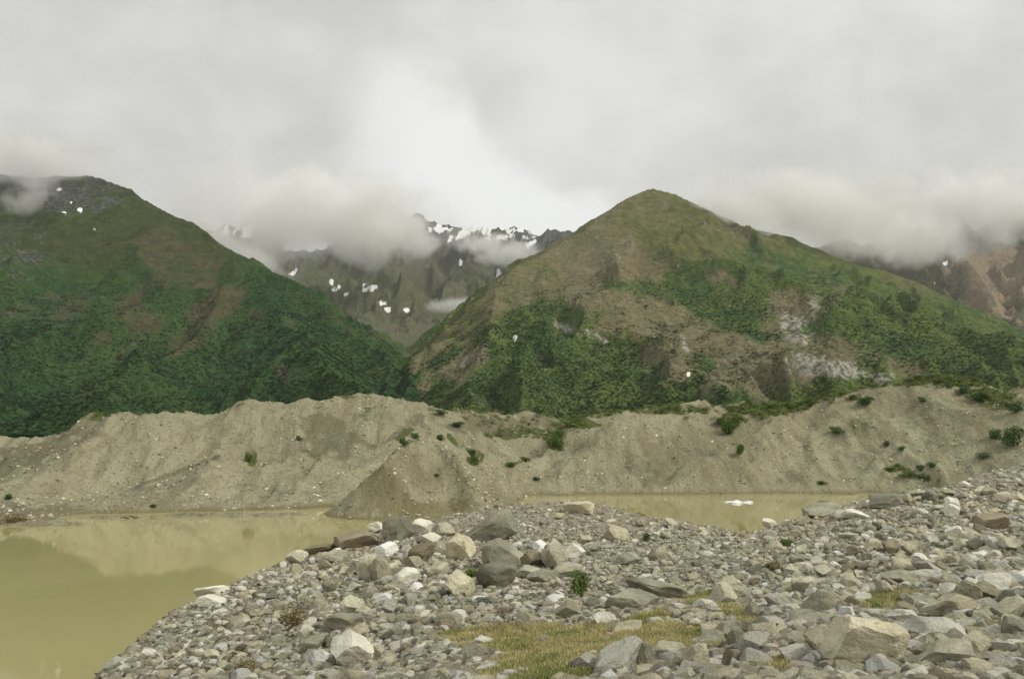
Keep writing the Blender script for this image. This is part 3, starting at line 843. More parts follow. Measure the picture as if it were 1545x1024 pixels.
HERO = [
    # u, v, w, h, tone, tilt, label
    (742, 806, 74, 40, 'dark', -28, 'large dark grey slab leaning up to the right on the crest left of centre'),
    (755, 842, 56, 44, 'grey', -15, 'lichen marked grey boulder directly under the leaning dark slab'),
    (692, 832, 46, 40, 'beige', 25, 'tan angular boulder left of the leaning dark slab'),
    (582, 832, 32, 22, 'white', -8, 'rounded bright white stone among the grey boulders above the lake'),
    (646, 815, 34, 16, 'pale', 5, 'pale rounded stone above the rusty tan boulder near the shore crest'),
    (634, 838, 38, 28, 'brown', 0, 'squarish stone with a rusty left side below the pale rounded stone'),
    (598, 804, 48, 34, 'dark', -14, 'dark grey pointed boulder on the skyline left of the pale capped one'),
    (636, 797, 34, 22, 'pale', -10, 'pale topped stone on the skyline above the lake, right of the dark pointed boulder'),
    (668, 803, 36, 22, 'grey', 5, 'rounded olive grey boulder on the skyline before the low silt cone'),
    (568, 798, 32, 16, 'pale', 12, 'light flat stone at the left end of the skyline row above the water'),
    (533, 820, 66, 28, 'brown', -8, 'broad rust brown boulder at the water edge with a light top'),
    (482, 830, 44, 14, 'brown', -12, 'long dark brown stone lying at the water edge left of the broad brown boulder'),
    (447, 843, 32, 20, 'grey', 0, 'smooth light grey block at the left end of the boulder row by the lake'),
    (508, 842, 34, 16, 'grey', 0, 'rounded grey stone under the broad brown boulder'),
    (556, 862, 22, 40, 'grey', 4, 'upright narrow grey stone left of its wider tan neighbour'),
    (574, 862, 32, 36, 'beige', 2, 'upright tan block touching the narrow grey stone'),
    (610, 876, 42, 26, 'pale', -25, 'wedge shaped pale stone pointing down left below the rusty stone'),
    (660, 864, 34, 22, 'grey', -15, 'grey stone in the middle of the heap right of the pale wedge'),
    (622, 852, 30, 20, 'beige', 20, 'tan stone just under the squarish rusty one'),
    (748, 874, 54, 42, 'dark', 15, 'big dark boulder with a flat face above the bare gravel left of centre'),
    (694, 888, 44, 34, 'beige', 30, 'brownish tan slab sliding down right toward the gravel'),
    (800, 866, 38, 18, 'grey', 0, 'low grey block between the big dark boulder and the green weeds'),
    (838, 846, 40, 48, 'grey', -18, 'tall smooth grey boulder beside a white one near the centre'),
    (866, 836, 36, 24, 'pale', -10, 'whitish boulder against the right side of the tall smooth grey one'),
    (806, 848, 36, 24, 'brown', 8, 'brown stone left of the tall smooth grey boulder'),
    (856, 866, 46, 26, 'grey', -14, 'greenish grey boulder just above the green weeds'),
    (820, 874, 44, 22, 'dark', 0, 'flat dark green grey stone left of the green weeds'),
    (930, 808, 34, 24, 'beige', 22, 'pale tan wedge standing out of the small rubble right of centre'),
    (874, 768, 44, 18, 'beige', 3, 'smooth bare sandy slab on the crest in front of the lake'),
    (1000, 842, 42, 20, 'beige', 4, 'low smooth tan boulder above the gravel ledge'),
    (948, 848, 36, 18, 'dark', -12, 'dark stone left of the low smooth tan boulder'),
    (956, 914, 78, 32, 'grey', 4, 'broad flat grey slab half sunk in gravel below the ledge'),
    (857, 928, 38, 30, 'beige', -5, 'tan boulder with a white upper edge at the top of the moss'),
    (992, 893, 84, 26, 'dark', 16, 'long dark brown edge of the ledge over the mossy hollow'),
    (676, 938, 40, 18, 'dark', 0, 'dark rounded stone alone in the light gravel below the heap'),
    (518, 942, 54, 26, 'grey', -8, 'rectangular blue grey block in the lower left rubble'),
    (594, 960, 28, 24, 'grey', 0, 'rounded grey stone right of the rectangular blue grey block'),
    (468, 978, 54, 24, 'dark', -38, 'long grey stone rising to the right on the lower left slope'),
    (532, 990, 62, 46, 'pale', 42, 'pale ribbed boulder at the bottom left leaning to the left'),
    (530, 918, 34, 28, 'grey', 0, 'grey brown stone above the rectangular blue grey block'),
    (586, 920, 28, 22, 'pale', -20, 'small pale stone in the middle of the left rubble'),
    (362, 942, 28, 18, 'grey', -45, 'cylinder like grey stone with a dark end on the left slope'),
    (318, 894, 44, 14, 'pale', -4, 'upper of two light flat stones jutting over the water at left'),
    (314, 910, 46, 18, 'pale', -10, 'lower of two light flat stones jutting over the water at left'),
    (730, 972, 34, 18, 'pale', 15, 'pale stone at the left margin of the yellow moss'),
    (820, 968, 20, 14, 'beige', 0, 'small tan stone sitting in the yellow moss'),
    (882, 1008, 40, 32, 'pale', 4, 'square pale green grey boulder at the bottom beside the moss'),
    (932, 1006, 84, 44, 'pale', -18, 'long sloping whitish boulder at the bottom centre'),
    (970, 996, 34, 40, 'grey', 6, 'darker grey block against the right end of the long whitish boulder'),
    (1010, 990, 52, 34, 'grey', -14, 'grey boulder right of the bottom moss patch with a bright tip'),
    (1052, 1000, 40, 46, 'beige', 18, 'cream coloured standing wedge at the bottom right of centre'),
    (1136, 978, 60, 34, 'pale', -34, 'white topped elongated boulder rising to the right over a dark gap'),
    (1170, 948, 52, 24, 'pale', 14, 'flat pale boulder over a black gap above the elongated white one'),
    (1216, 938, 56, 26, 'grey', -8, 'wide grey boulder beside the flat pale one with the black gap'),
    (1100, 960, 46, 32, 'grey', -20, 'blue grey round backed boulder at the end of the moss'),
    (1250, 978, 56, 42, 'beige', -12, 'tan boulder with a white ledge touching the biggest boulder'),
    (1318, 984, 116, 72, 'beige', 20, 'biggest boulder, smooth brownish grey dome at the bottom right'),
    (1370, 962, 50, 24, 'pale', 48, 'long pale stone leaning on the right of the biggest boulder'),
    (1418, 960, 82, 40, 'pale', 4, 'wide whitish boulder with a flat top near the bottom right corner'),
    (1472, 984, 44, 44, 'beige', 15, 'olive tan boulder right of the wide whitish one'),
    (1430, 1000, 84, 42, 'grey', -18, 'grey green boulder with a pointed left end under the wide whitish one'),
    (1512, 988, 42, 26, 'dark', 8, 'dark grey rounded boulder near the right edge at the bottom'),
    (1480, 1016, 50, 26, 'beige', 0, 'light rounded stone on the bottom edge near the right corner'),
    (1536, 960, 40, 44, 'grey', -10, 'large grey boulder cut by the right edge of the photo'),
    (1440, 922, 70, 34, 'beige', -6, 'broad light tan boulder on the right slope behind the whitish one'),
    (1500, 890, 56, 30, 'pale', 14, 'pale slab on the right slope near the edge'),
    (1530, 926, 56, 34, 'grey', -22, 'grey boulder rising to the right edge above the big grey one'),
    (1372, 862, 62, 24, 'beige', 16, 'tan slab with a chalky upper right side in the middle of the right slope'),
    (1364, 878, 56, 26, 'grey', 6, 'blue grey sunken slab below the chalky tan one'),
    (1408, 862, 54, 16, 'pale', 30, 'chalk white flat stone on the right slope'),
    (1214, 888, 38, 26, 'grey', 5, 'grey stone lying in light rubble right of centre'),
    (1284, 882, 30, 22, 'beige', -8, 'tan rounded stone left of the sunken slab'),
    (1220, 860, 18, 18, 'pale', -20, 'small pale upright stone in the rubble right of centre'),
    (1288, 850, 40, 12, 'pale', 16, 'narrow whitish stone pointing down right on the right slope'),
    (1278, 928, 22, 24, 'white', 40, 'small white stone above the biggest boulder, left one of two'),
    (1322, 928, 30, 16, 'pale', 10, 'small pale stone above the biggest boulder, right one of two'),
    (1338, 758, 56, 20, 'dark', -6, 'dark brown ledge like boulder on the right skyline by the water'),
    (1380, 746, 38, 10, 'dark', -8, 'thin dark slab on the right skyline behind the dark ledge'),
    (1368, 753, 16, 14, 'beige', 35, 'small tan stone wedged between the two dark slabs on the skyline'),
    (1438, 773, 26, 22, 'pale', -30, 'egg shaped light stone on the upper right slope'),
    (1500, 790, 54, 26, 'brown', -5, 'brown lump of rock on the upper right slope'),
    (1292, 778, 36, 14, 'pale', 12, 'pale stone on the right bank below the dark skyline ledge'),
    (1162, 792, 22, 14, 'pale', 30, 'pale stone standing at the water where the two banks meet'),
    (1240, 772, 50, 16, 'dark', -12, 'dark crusted hump of rock at the water on the right bank'),
    (1282, 812, 34, 12, 'grey', 6, 'flat grey stone in the upper right rubble below the dark hump'),
    (1160, 808, 24, 14, 'pale', -30, 'light stone just below the notch in the bank by the water'),
    (1535, 905, 40, 26, 'dark', 0, 'dark stone half hidden behind boulders at the right edge'),
]
for i, h in enumerate(HERO):
    put_rock(h[0], h[1], h[2], h[3], h[4], h[6], tilt=h[5], shape=(i * 5) % 14)

# further single rocks, thinned against the ones above
import re
HERO_SHORT = []
for h in HERO:
    sh_ = re.split(r'\b(?:on|above|under|left|right|at|in|with|beside|near|leaning|standing|touching|sliding|lying|rising|jutting|pointing|alone|cut|wedged|half|over|between|against|before|just|directly|where|behind|of|among|below|sitting|by|to|and)\b|,', h[6])[0].strip()
    if len(sh_.split()) < 3:
        sh_ = ' '.join(h[6].split()[:5])
    HERO_SHORT.append((h[0], h[1], sh_))
used_labels = set()


def near_label(u, v, tone, wpx, ratio, zone):
    size = 'small' if wpx < 15 else ('middling' if wpx < 24 else 'sizeable')
    form = 'flat' if ratio < 0.58 else ('blocky' if ratio > 0.7 else 'angular')
    for hu, hv, sh_ in sorted(HERO_SHORT, key=lambda q: (q[0] - u) ** 2 + (2 * (q[1] - v)) ** 2)[:6]:
        du, dv = u - hu, v - hv
        far = '' if math.hypot(du, dv) < 60 else 'well '
        side = ('right of' if du > 0 else 'left of') if abs(du) > 1.3 * abs(dv) else ('below' if dv > 0 else 'above')
        lab = f'{size} {form} {WORD[tone]} rock {far}{side} the {sh_}'
        if lab not in used_labels and len(lab.split()) <= 16:
            used_labels.add(lab)
            return lab
    return f'{size} {form} {WORD[tone]} rock {zone}'


ZONES = [  # polygon (u0, v0, u1, v1), count, size range (px), place words
    (470, 820, 700, 905, 46, (12, 26), 'in the heap of boulders above the lake at left'),
    (330, 860, 560, 1015, 40, (11, 22), 'on the rubble slope at lower left'),
    (560, 895, 820, 1015, 24, (10, 22), 'in the light gravel left of the yellow moss'),
    (780, 780, 1120, 860, 26, (9, 20), 'on the rubble crest in front of the lake at centre'),
    (880, 860, 1180, 940, 20, (9, 18), 'around the gravel ledge right of centre'),
    (1160, 775, 1400, 870, 48, (12, 28), 'in the upper rubble of the right bank'),
    (1400, 725, 1545, 870, 36, (12, 32), 'high on the right bank near the photo edge'),
    (1060, 890, 1545, 1024, 70, (18, 54), 'between the large boulders at bottom right'),
]
TONES = ['grey'] * 7 + ['beige'] * 6 + ['pale'] * 4 + ['brown'] * 2 + ['dark'] * 2
WORD = {'grey': 'grey', 'beige': 'tan', 'pale': 'pale', 'brown': 'brown', 'dark': 'dark grey'}
n_rocks = len(HERO)
for (u0, v0, u1, v1, cnt, (s0, s1), where) in ZONES:
    made, tries = 0, 0
    while made < cnt and tries < cnt * 40:
        tries += 1
        u, v = random.uniform(u0, u1), random.uniform(v0, v1)
        g = hit(u, v, bank_at, 6, 95)
        if signed_out(np.array([g.x]), np.array([g.y]))[0] > -0.5:
            continue
        wpx = s0 + (s1 - s0) * random.random() ** 1.6
        r = wpx * g.y / F * 0.5
        if any((g.x - a) ** 2 + ((g.y - b) * 0.7) ** 2 < ((r + c) * 0.8) ** 2 for a, b, c in taken):
            continue
        tone = random.choice(TONES)
        ratio = random.uniform(0.5, 0.8)
        put_rock(u, v, wpx, wpx * ratio, tone, near_label(u, v, tone, wpx, ratio, where), tilt=random.uniform(-25, 25),
                 group=f'{WORD[tone]} rocks {where}', name='rock', rz=random.uniform(0, 6.28))
        made += 1
    n_rocks += made


# ------------------------------------------------------------------ scattering many small pieces with geometry nodes
def proto_collection(name, objs):
    c = bpy.data.collections.new(name)
    for o in objs:
        c.objects.link(o)
    return c


def scatter(name, pos, rot, scl, idx, protos, label=None):
    n = len(pos)
    me = bpy.data.meshes.new(name)
    me.vertices.add(n)
    me.vertices.foreach_set('co', np.asarray(pos, np.float32).ravel())
    for nm, arr in (('rot', rot), ('scl', scl)):
        at = me.attributes.new(nm, 'FLOAT_VECTOR', 'POINT')
        at.data.foreach_set('vector', np.asarray(arr, np.float32).ravel())
    at = me.attributes.new('pick', 'INT', 'POINT')
    at.data.foreach_set('value', np.asarray(idx, np.int32))
    o = bpy.data.objects.new(name, me)
    sc.collection.objects.link(o)
    ng = bpy.data.node_groups.new(name + '_scatter', 'GeometryNodeTree')
    ng.interface.new_socket('Geometry', in_out='INPUT', socket_type='NodeSocketGeometry')
    ng.interface.new_socket('Geometry', in_out='OUTPUT', socket_type='NodeSocketGeometry')
    gi = ng.nodes.new('NodeGroupInput'); go = ng.nodes.new('NodeGroupOutput')
    ci = ng.nodes.new('GeometryNodeCollectionInfo')
    ci.inputs['Collection'].default_value = protos
    ci.inputs['Separate Children'].default_value = True
    ci.inputs['Reset Children'].default_value = True
    iop = ng.nodes.new('GeometryNodeInstanceOnPoints')
    iop.inputs['Pick Instance'].default_value = True

    def na(nm, ty):
        nd = ng.nodes.new('GeometryNodeInputNamedAttribute')
        nd.data_type = ty
        nd.inputs['Name'].default_value = nm
        return nd.outputs['Attribute']
    L = ng.links.new
    L(gi.outputs[0], iop.inputs['Points'])
    L(ci.outputs[0], iop.inputs['Instance'])
    L(na('pick', 'INT'), iop.inputs['Instance Index'])
    L(na('rot', 'FLOAT_VECTOR'), iop.inputs['Rotation'])
    L(na('scl', 'FLOAT_VECTOR'), iop.inputs['Scale'])
    L(iop.outputs[0], go.inputs[0])
    md = o.modifiers.new('scatter', 'NODES')
    md.node_group = ng
    o['kind'] = 'stuff'
    if label:
        o['label'] = label
    return o


stone_protos = []
tones = ['beige', 'grey', 'pale', 'beige', 'grey', 'dark', 'pale', 'grey', 'beige', 'brown', 'pale', 'pale', 'beige', 'dark', 'grey', 'beige', 'white', 'grey']
for i, tn in enumerate(tones):
    me = rock_mesh('stone_shape', 300 + i, 2, 9)
    me.materials.append(ROCK[tn])
    stone_protos.append(bpy.data.objects.new('stone_%02d' % i, me))
C_stones = proto_collection('stone shapes', stone_protos)

# moss areas on the bank (u, v, half width, half height, tilt): fewer stones there
MOSS = [(790, 962, 110, 17, 0), (900, 975, 170, 26, 0), (830, 1002, 105, 34, 0), (1000, 968, 95, 22, 0), (1066, 905, 42, 10, 0), (1335, 906, 48, 13, 0), (1115, 930, 36, 12, 20), (970, 768, 34, 8, 10), (1180, 1012, 40, 12, 0), (700, 962, 40, 8, 0), (985, 932, 40, 5, -15)]


def moss_mask(x, y, z, grow=1.0):
    U, V = project(x, y, z)
    m = np.zeros(U.shape)
    wv = fbm(x / 1.2, y / 1.2, 3, 701) * 0.5
    for (u, v, a, b, ang) in MOSS:
        c_, s_ = math.cos(math.radians(ang)), math.sin(math.radians(ang))
        du, dv = U - u, V - v
        q = np.hypot((du * c_ + dv * s_) / a, (-du * s_ + dv * c_) / b)
        m = np.maximum(m, 1 - sstep(q + wv, 0.75, 1.15))
    return m


def bank_points(n, d0, d1, power=1.0):
    """random points on the visible part of the bank, denser near the viewer"""
    D = d0 * (d1 / d0) ** (rng.random(n) ** power)
    u = rng.uniform(-60, 1720, n)
    x = (u - 772.5) / F * D
    z = bank_at(x, D)
    so = signed_out(x, D)
    keep = (z > -0.4) & (so < 2.5)
    return x[keep], D[keep], z[keep]


def stones(name, n, d0, d1, size, label, zone=None, moss_keep=0.03):
    x, y, z = bank_points(n, d0, d1)
    k = rng.random(len(x)) > moss_mask(x, y, z) * (1 - moss_keep)
    if zone is not None:
        k &= rng.random(len(x)) < zone(x, y, z)
    x, y, z = x[k], y[k], z[k]
    m = len(x)
    s = size[0] + (size[1] - size[0]) * rng.random(m) ** 2.2
    sx = s * rng.uniform(0.8, 1.35, m); sy = s * rng.uniform(0.7, 1.2, m); sz = s * rng.uniform(0.45, 0.85, m)
    pos = np.stack([x, y, z + sz * 0.12], -1)
    rot = np.stack([rng.normal(0, 0.35, m), rng.normal(0, 0.35, m), rng.uniform(0, 6.28, m)], -1)
    return scatter(name, pos, rot, np.stack([sx, sy, sz], -1), rng.integers(0, len(stone_protos), m), C_stones, label)


def coarse(x, y, z):
    U, V = project(x, y, z)
    near = sstep(y, 13, 24)
    c = np.maximum.reduce([1 - sstep(np.hypot((U - 610) / 190, (V - 845) / 60), 0.7, 1.2), sstep(U, 1130, 1230), sstep(U, 1000, 1100) * sstep(V, 930, 960), 0.22 + 0 * U])
    return c * near


stones('large_stones', 5200, 8, 84, (0.30, 0.62), 'larger loose stones of the bank', coarse)
stones('stones', 40000, 8, 84, (0.14, 0.34), 'loose stones covering the bank', moss_keep=0.02)
stones('pebbles', 60000, 8, 60, (0.06, 0.16), 'pebbles between the stones of the bank', moss_keep=0.05)

# stones and gravel lumps over the moraine
n = 42000
u = rng.uniform(-60, 1620, n); D = 78 * (165 / 78) ** rng.random(n)
x = (u - 772.5) / F * D; z = moraine_z(x, D)
k = (z > 0.05) & (rng.random(n) < 0.25 + 0.9 * sstep(fbm(x / 5, D / 9, 4, 801), -0.1, 0.5))
x, y, z = x[k], D[k], z[k]; m = len(x)
s = 0.10 + 0.34 * rng.random(m) ** 4
scatter('scree', np.stack([x, y, z], -1), np.stack([rng.normal(0, .3, m), rng.normal(0, .3, m), rng.uniform(0, 6.28, m)], -1), np.stack([s * 1.2, s, s * 0.6], -1), rng.choice([0, 1, 3, 4, 5, 7, 8, 9, 12, 13, 14, 15, 17, 10, 13, 5, 0, 3, 2], m), C_stones, 'small stones strewn over the moraine')


# ------------------------------------------------------------------ plants
def tuft_mesh(name, seed, blades, h, spread, mat, width=0.02, lean=0.5):
    r = random.Random(seed)
    vs, fs = [], []
    for _ in range(blades):
        a = r.uniform(0, 6.28); rr = spread * math.sqrt(r.random())
        bx, by = rr * math.cos(a), rr * math.sin(a)
        hh = h * r.uniform(0.5, 1.1); la = r.uniform(0, 6.28); ll = lean * r.random() * hh
        tx, ty = bx + ll * math.cos(la), by + ll * math.sin(la)
        wa = r.uniform(0, 3.14); wx, wy = width * math.cos(wa), width * math.sin(wa)
        i = len(vs)
        vs += [(bx - wx, by - wy, -0.01), (bx + wx, by + wy, -0.01), ((bx + tx) / 2 + wx * .7, (by + ty) / 2 + wy * .7, hh * .6), ((bx + tx) / 2 - wx * .7, (by + ty) / 2 - wy * .7, hh * .6), (tx, ty, hh)]
        fs += [(i, i + 1, i + 2, i + 3), (i + 3, i + 2, i + 4)]
    me = bpy.data.meshes.new(name)
    me.from_pydata(vs, [], fs); me.materials.append(mat)
    return me


def bush_mesh(name, seed, leaves, mat, lobes=7, leaf=0.07, flat=0.75, level=1.0):
    """unit-sized crown of many leaf faces gathered in lobes around twigs"""
    r = random.Random(seed)
    cs = [(r.gauss(0, .19), r.gauss(0, .19), r.uniform(0.2, 0.66), r.uniform(0.2, 0.36)) for _ in range(lobes)]
    vs, fs = [], []
    for _ in range(leaves):
        cx, cy, cz, cr = r.choice(cs)
        d = Vector((r.gauss(0, 1), r.gauss(0, 1), r.gauss(0, 1))).normalized() * cr * r.uniform(0.45, 1.1) ** 0.5
        p = Vector((cx, cy, cz)) + Vector((d.x, d.y, d.z * flat))
        if p.z < 0.0:
            p.z = abs(p.z) * 0.3
        a = Vector((r.gauss(0, 1), r.gauss(0, 1), r.gauss(0, 1))).normalized() * leaf * r.uniform(0.6, 1.3)
        b = Vector((r.gauss(0, 1), r.gauss(0, 1), r.gauss(0, 1))).cross(a).normalized() * leaf * 0.55
        a.z *= level; b.z *= level
        i = len(vs)
        vs += [p - a, p + b, p + a, p - b]
        fs.append((i, i + 1, i + 2, i + 3))
    me = bpy.data.meshes.new(name)
    me.from_pydata([tuple(v) for v in vs], [], fs); me.materials.append(mat)
    return me


def stem_mesh(seed):
    r = random.Random(seed)
    bm = bmesh.new()
    for _ in range(6):
        a = r.uniform(0, 6.28); tip = Vector((0.3 * math.cos(a), 0.3 * math.sin(a), r.uniform(0.45, 0.7)))
        ring0 = [bm.verts.new((0.02 * math.cos(k * 2.09), 0.02 * math.sin(k * 2.09), -0.03)) for k in range(3)]
        tv = bm.verts.new(tip)
        for k in range(3):
            bm.faces.new((ring0[k], ring0[(k + 1) % 3], tv))
    me = bpy.data.meshes.new('stem'); bm.to_mesh(me); bm.free(); me.materials.append(M_stem)
    return me


crowns = {'green': [bush_mesh('crown', 40 + i, 700, M_leaf, 9) for i in range(3)], 'dark': [bush_mesh('crown', 60 + i, 700, M_leaf_d, 9) for i in range(3)], 'dry': [bush_mesh('crown', 80 + i, 900, M_dry, leaf=0.05) for i in range(2)]}
stems = [stem_mesh(i) for i in range(3)]


def shrub(u, v, wpx, hpx, tone, label, zf, d0, d1, group=None):
    g = hit(u, v + hpx * 0.4, zf, d0, d1)
    s = g.y / F
    root = bpy.data.objects.new('shrub', None)
    root.location = (g.x, g.y, g.z - 0.02)
    root.scale = (wpx * s * 1.0, wpx * s * 0.9, hpx * s * 1.2)
    root.rotation_euler = (0, 0, random.uniform(0, 6.28))
    root['label'] = label; root['category'] = 'shrub'
    if group:
        root['group'] = group
    sc.collection.objects.link(root)
    c = bpy.data.objects.new('foliage', random.choice(crowns[tone])); c.parent = root
    sc.collection.objects.link(c)
    st = bpy.data.objects.new('stem', random.choice(stems)); st.parent = root
    sc.collection.objects.link(st)


MSH = [
    (1305, 606, 26, 14, 'dark', 'round green shrub under the right crest of the moraine'),
    (1392, 604, 12, 9, 'dark', 'small lone dark shrub on bare silt below the right crest'),
    (1451, 590, 18, 12, 'dark', 'dark shrub at the lower rim of the green crest at right'),
    (1285, 600, 16, 8, 'green', 'small low shrub just left of the round green one under the crest'),
    (1116, 679, 15, 16, 'green', 'single green shrub in the middle of the bare right slope'),
    (1265, 651, 20, 12, 'dark', 'dull green shrub on the slope above a shallow gully'),
    (1337, 670, 12, 8, 'dark', 'upper one of two small shrubs in the gully of the right slope'),
    (1360, 677, 12, 8, 'dark', 'lower one of two small shrubs in the gully of the right slope'),
    (1502, 656, 18, 16, 'dark', 'dark shrub left of the big bush at the right edge'),
    (1528, 660, 34, 34, 'dark', 'big dark green bush high on the slope at the right edge'),
    (1388, 706, 14, 10, 'dark', 'dark shrub at the head of the green strip near the right water edge'),
    (1406, 702, 14, 10, 'dark', 'shrub right of the one at the head of the green strip'),
    (1370, 716, 22, 10, 'green', 'low bright shrub in the green strip near the right water edge'),
    (1345, 708, 22, 8, 'green', 'leftmost low shrub of the green strip near the right water edge'),
    (1482, 688, 20, 10, 'dark', 'shrub at the top margin of the right rock slope'),
    (1480, 598, 28, 16, 'dark', 'wide shrub on the brown slope under the right green crest'),
    (1532, 616, 26, 14, 'dark', 'shrub at the right edge above the big dark bush'),
    (1100, 647, 26, 20, 'green', 'bright green bush hanging on the slope below the right crest'),
    (1090, 636, 20, 12, 'green', 'green bush directly above the one hanging on the slope'),
    (836, 668, 18, 18, 'green', 'green bush at the foot of the dip between the two moraine hills'),
    (846, 655, 16, 12, 'green', 'green bush in the dip between the two moraine hills, upper one'),
    (665, 661, 14, 10, 'dark', 'dark shrub just behind the tip of the silt cone'),
    (610, 668, 16, 12, 'dark', 'shrub in the hollow left of the silt cone'),
    (628, 658, 14, 9, 'dark', 'shrub left of the tip of the silt cone'),
    (716, 695, 18, 14, 'green', 'green shrub at the right foot of the silt cone'),
    (712, 684, 12, 12, 'dark', 'darker shrub above the one at the right foot of the silt cone'),
    (658, 717, 8, 6, 'dark', 'tiny dark shrub on the face of the silt cone'),
    (810, 723, 12, 7, 'dark', 'small shrub low on the slope right of the silt cone'),
    (792, 693, 16, 8, 'green', 'low shrub in the flat gully right of the silt cone'),
    (770, 700, 20, 6, 'green', 'flat green shrub along the near rim of the gully right of the cone'),
    (668, 623, 18, 8, 'dark', 'dark shrub patch on the spur below the middle crest'),
    (690, 640, 22, 8, 'dark', 'grey green shrub lower on the same middle spur'),
    (14, 750, 12, 9, 'dark', 'dark shrub near the water at the far left'),
    (376, 692, 12, 14, 'green', 'pale green shrub in the middle of the left slope'),
    (452, 662, 10, 8, 'dark', 'small dark shrub on the left slope under the double hump'),
    (232, 763, 10, 6, 'dark', 'tiny shrub at the left end of the sandbar'),
    (25, 784, 40, 12, 'dry', 'dark tangle of drowned brush at the left shore'),
    (1240, 770 - 42, 14, 6, 'green', 'thin green shrub on the shore strip at right'),
]
for s_ in MSH:
    shrub(s_[0], s_[1], s_[2], s_[3], s_[4], s_[5], moraine_z, 78, 175)

BSH = [
    (446, 934, 46, 34, 'dry', 'olive weed bush growing from the rubble slope at lower left'),
    (372, 1004, 40, 22, 'dry', 'brownish weed bush at the bottom left of the rubble'),
    (872, 884, 36, 40, 'green', 'fresh green weed bush among boulders at the centre'),
    (712, 868, 28, 18, 'green', 'small green weed behind the big dark boulder'),
    (1166, 854, 34, 18, 'dry', 'brownish weed clump on the light rubble right of centre'),
    (1188, 820, 22, 14, 'green', 'light green weed clump below the notch by the water'),
    (974, 812, 14, 14, 'green', 'little green sprout in the small rubble right of centre'),
    (1150, 922, 26, 14, 'green', 'green weed beside pale rubble above the large boulders'),
    (1080, 790, 8, 10, 'green', 'tiny bright green sprout at the water edge in front of the ice floe'),
]
for s_ in BSH:
    shrub(s_[0], s_[1], s_[2], s_[3], s_[4], s_[5], bank_at, 7, 90)

tufts = [bpy.data.objects.new('tuft_%d' % i, tuft_mesh('tuft', i, 46, 0.13, 0.15, [M_grass, M_grass, M_grass_g, M_dry][i % 4], 0.006)) for i in range(8)]
C_tufts = proto_collection('tuft shapes', tufts)
x, y, z = bank_points(420000, 9, 70)
mm = moss_mask(x, y, z)
k = rng.random(len(x)) < mm * 1.0
x, y, z = x[k], y[k], z[k]; m = len(x)
s = rng.uniform(0.5, 1.2, m)
greenish = fbm(x / 1.5, y / 1.5, 3, 811) > 0.12
idx = np.where(greenish, rng.choice([2, 6, 0], m), rng.choice([0, 1, 4, 5, 3, 7, 1, 5], m))
scatter('grass', np.stack([x, y, z + 0.0], -1), np.stack([x * 0, x * 0, rng.uniform(0, 6.28, m)], -1), np.stack([s, s, s * 0.9], -1), idx, C_tufts, 'yellow green moss and short grass between the stones')

# brush along the moraine crest and over its green areas
btones = [bpy.data.objects.new('scrub_%d' % i, bush_mesh('scrub_shape', 200 + i, 110, [M_leaf, M_grass_g, M_leaf][i % 3], 5, 0.085, 0.75, 0.5)) for i in range(6)]
C_scrub = proto_collection('scrub shapes', btones)
n = 90000
u = rng.uniform(-60, 1650, n); D = 90 * (172 / 90) ** rng.random(n)
x = (u - 772.5) / F * D
z = moraine_z(x, D)
U, V = project(x, D, z)
gm_ = blobs(U, V, [(1190, 606, 120, 17, -12, 1.2), (1290, 580, 60, 8, -5, 1.0), (1100, 640, 14, 14, -30, 0.6), (1020, 618, 60, 7, 0, 0.5), (930, 618, 40, 6, -20, 0.8), (836, 664, 10, 16, -40, 0.9), (1440, 572, 160, 13, 2, 1.0), (1500, 600, 60, 12, 10, 0.35), (866, 642, 30, 10, 0, 1),
                    (775, 655, 40, 6, -5, 0.35), (310, 612, 40, 4, 0, 0.5), (150, 628, 30, 4, -10, 0.4), (1370, 712, 50, 4, 20, 0.5), (690, 610, 50, 4, 5, 0.5)], fbm(x / 3 + D / 9, D / 3 - x / 9, 4, 821) * 0.55)
k = rng.random(n) < gm_ * 0.55
k |= (rng.random(n) < 0.10) & (D > 152)
x, y, z = x[k], D[k], z[k]; m = len(x)
s = rng.uniform(0.5, 1.35, m)
scatter('scrub', np.stack([x, y, z - 0.05], -1), np.stack([x * 0, x * 0, rng.uniform(0, 6.28, m)], -1), np.stack([s, s, s * 0.85], -1), rng.integers(0, 6, m), C_scrub, 'green scrub and grass along the moraine crest')

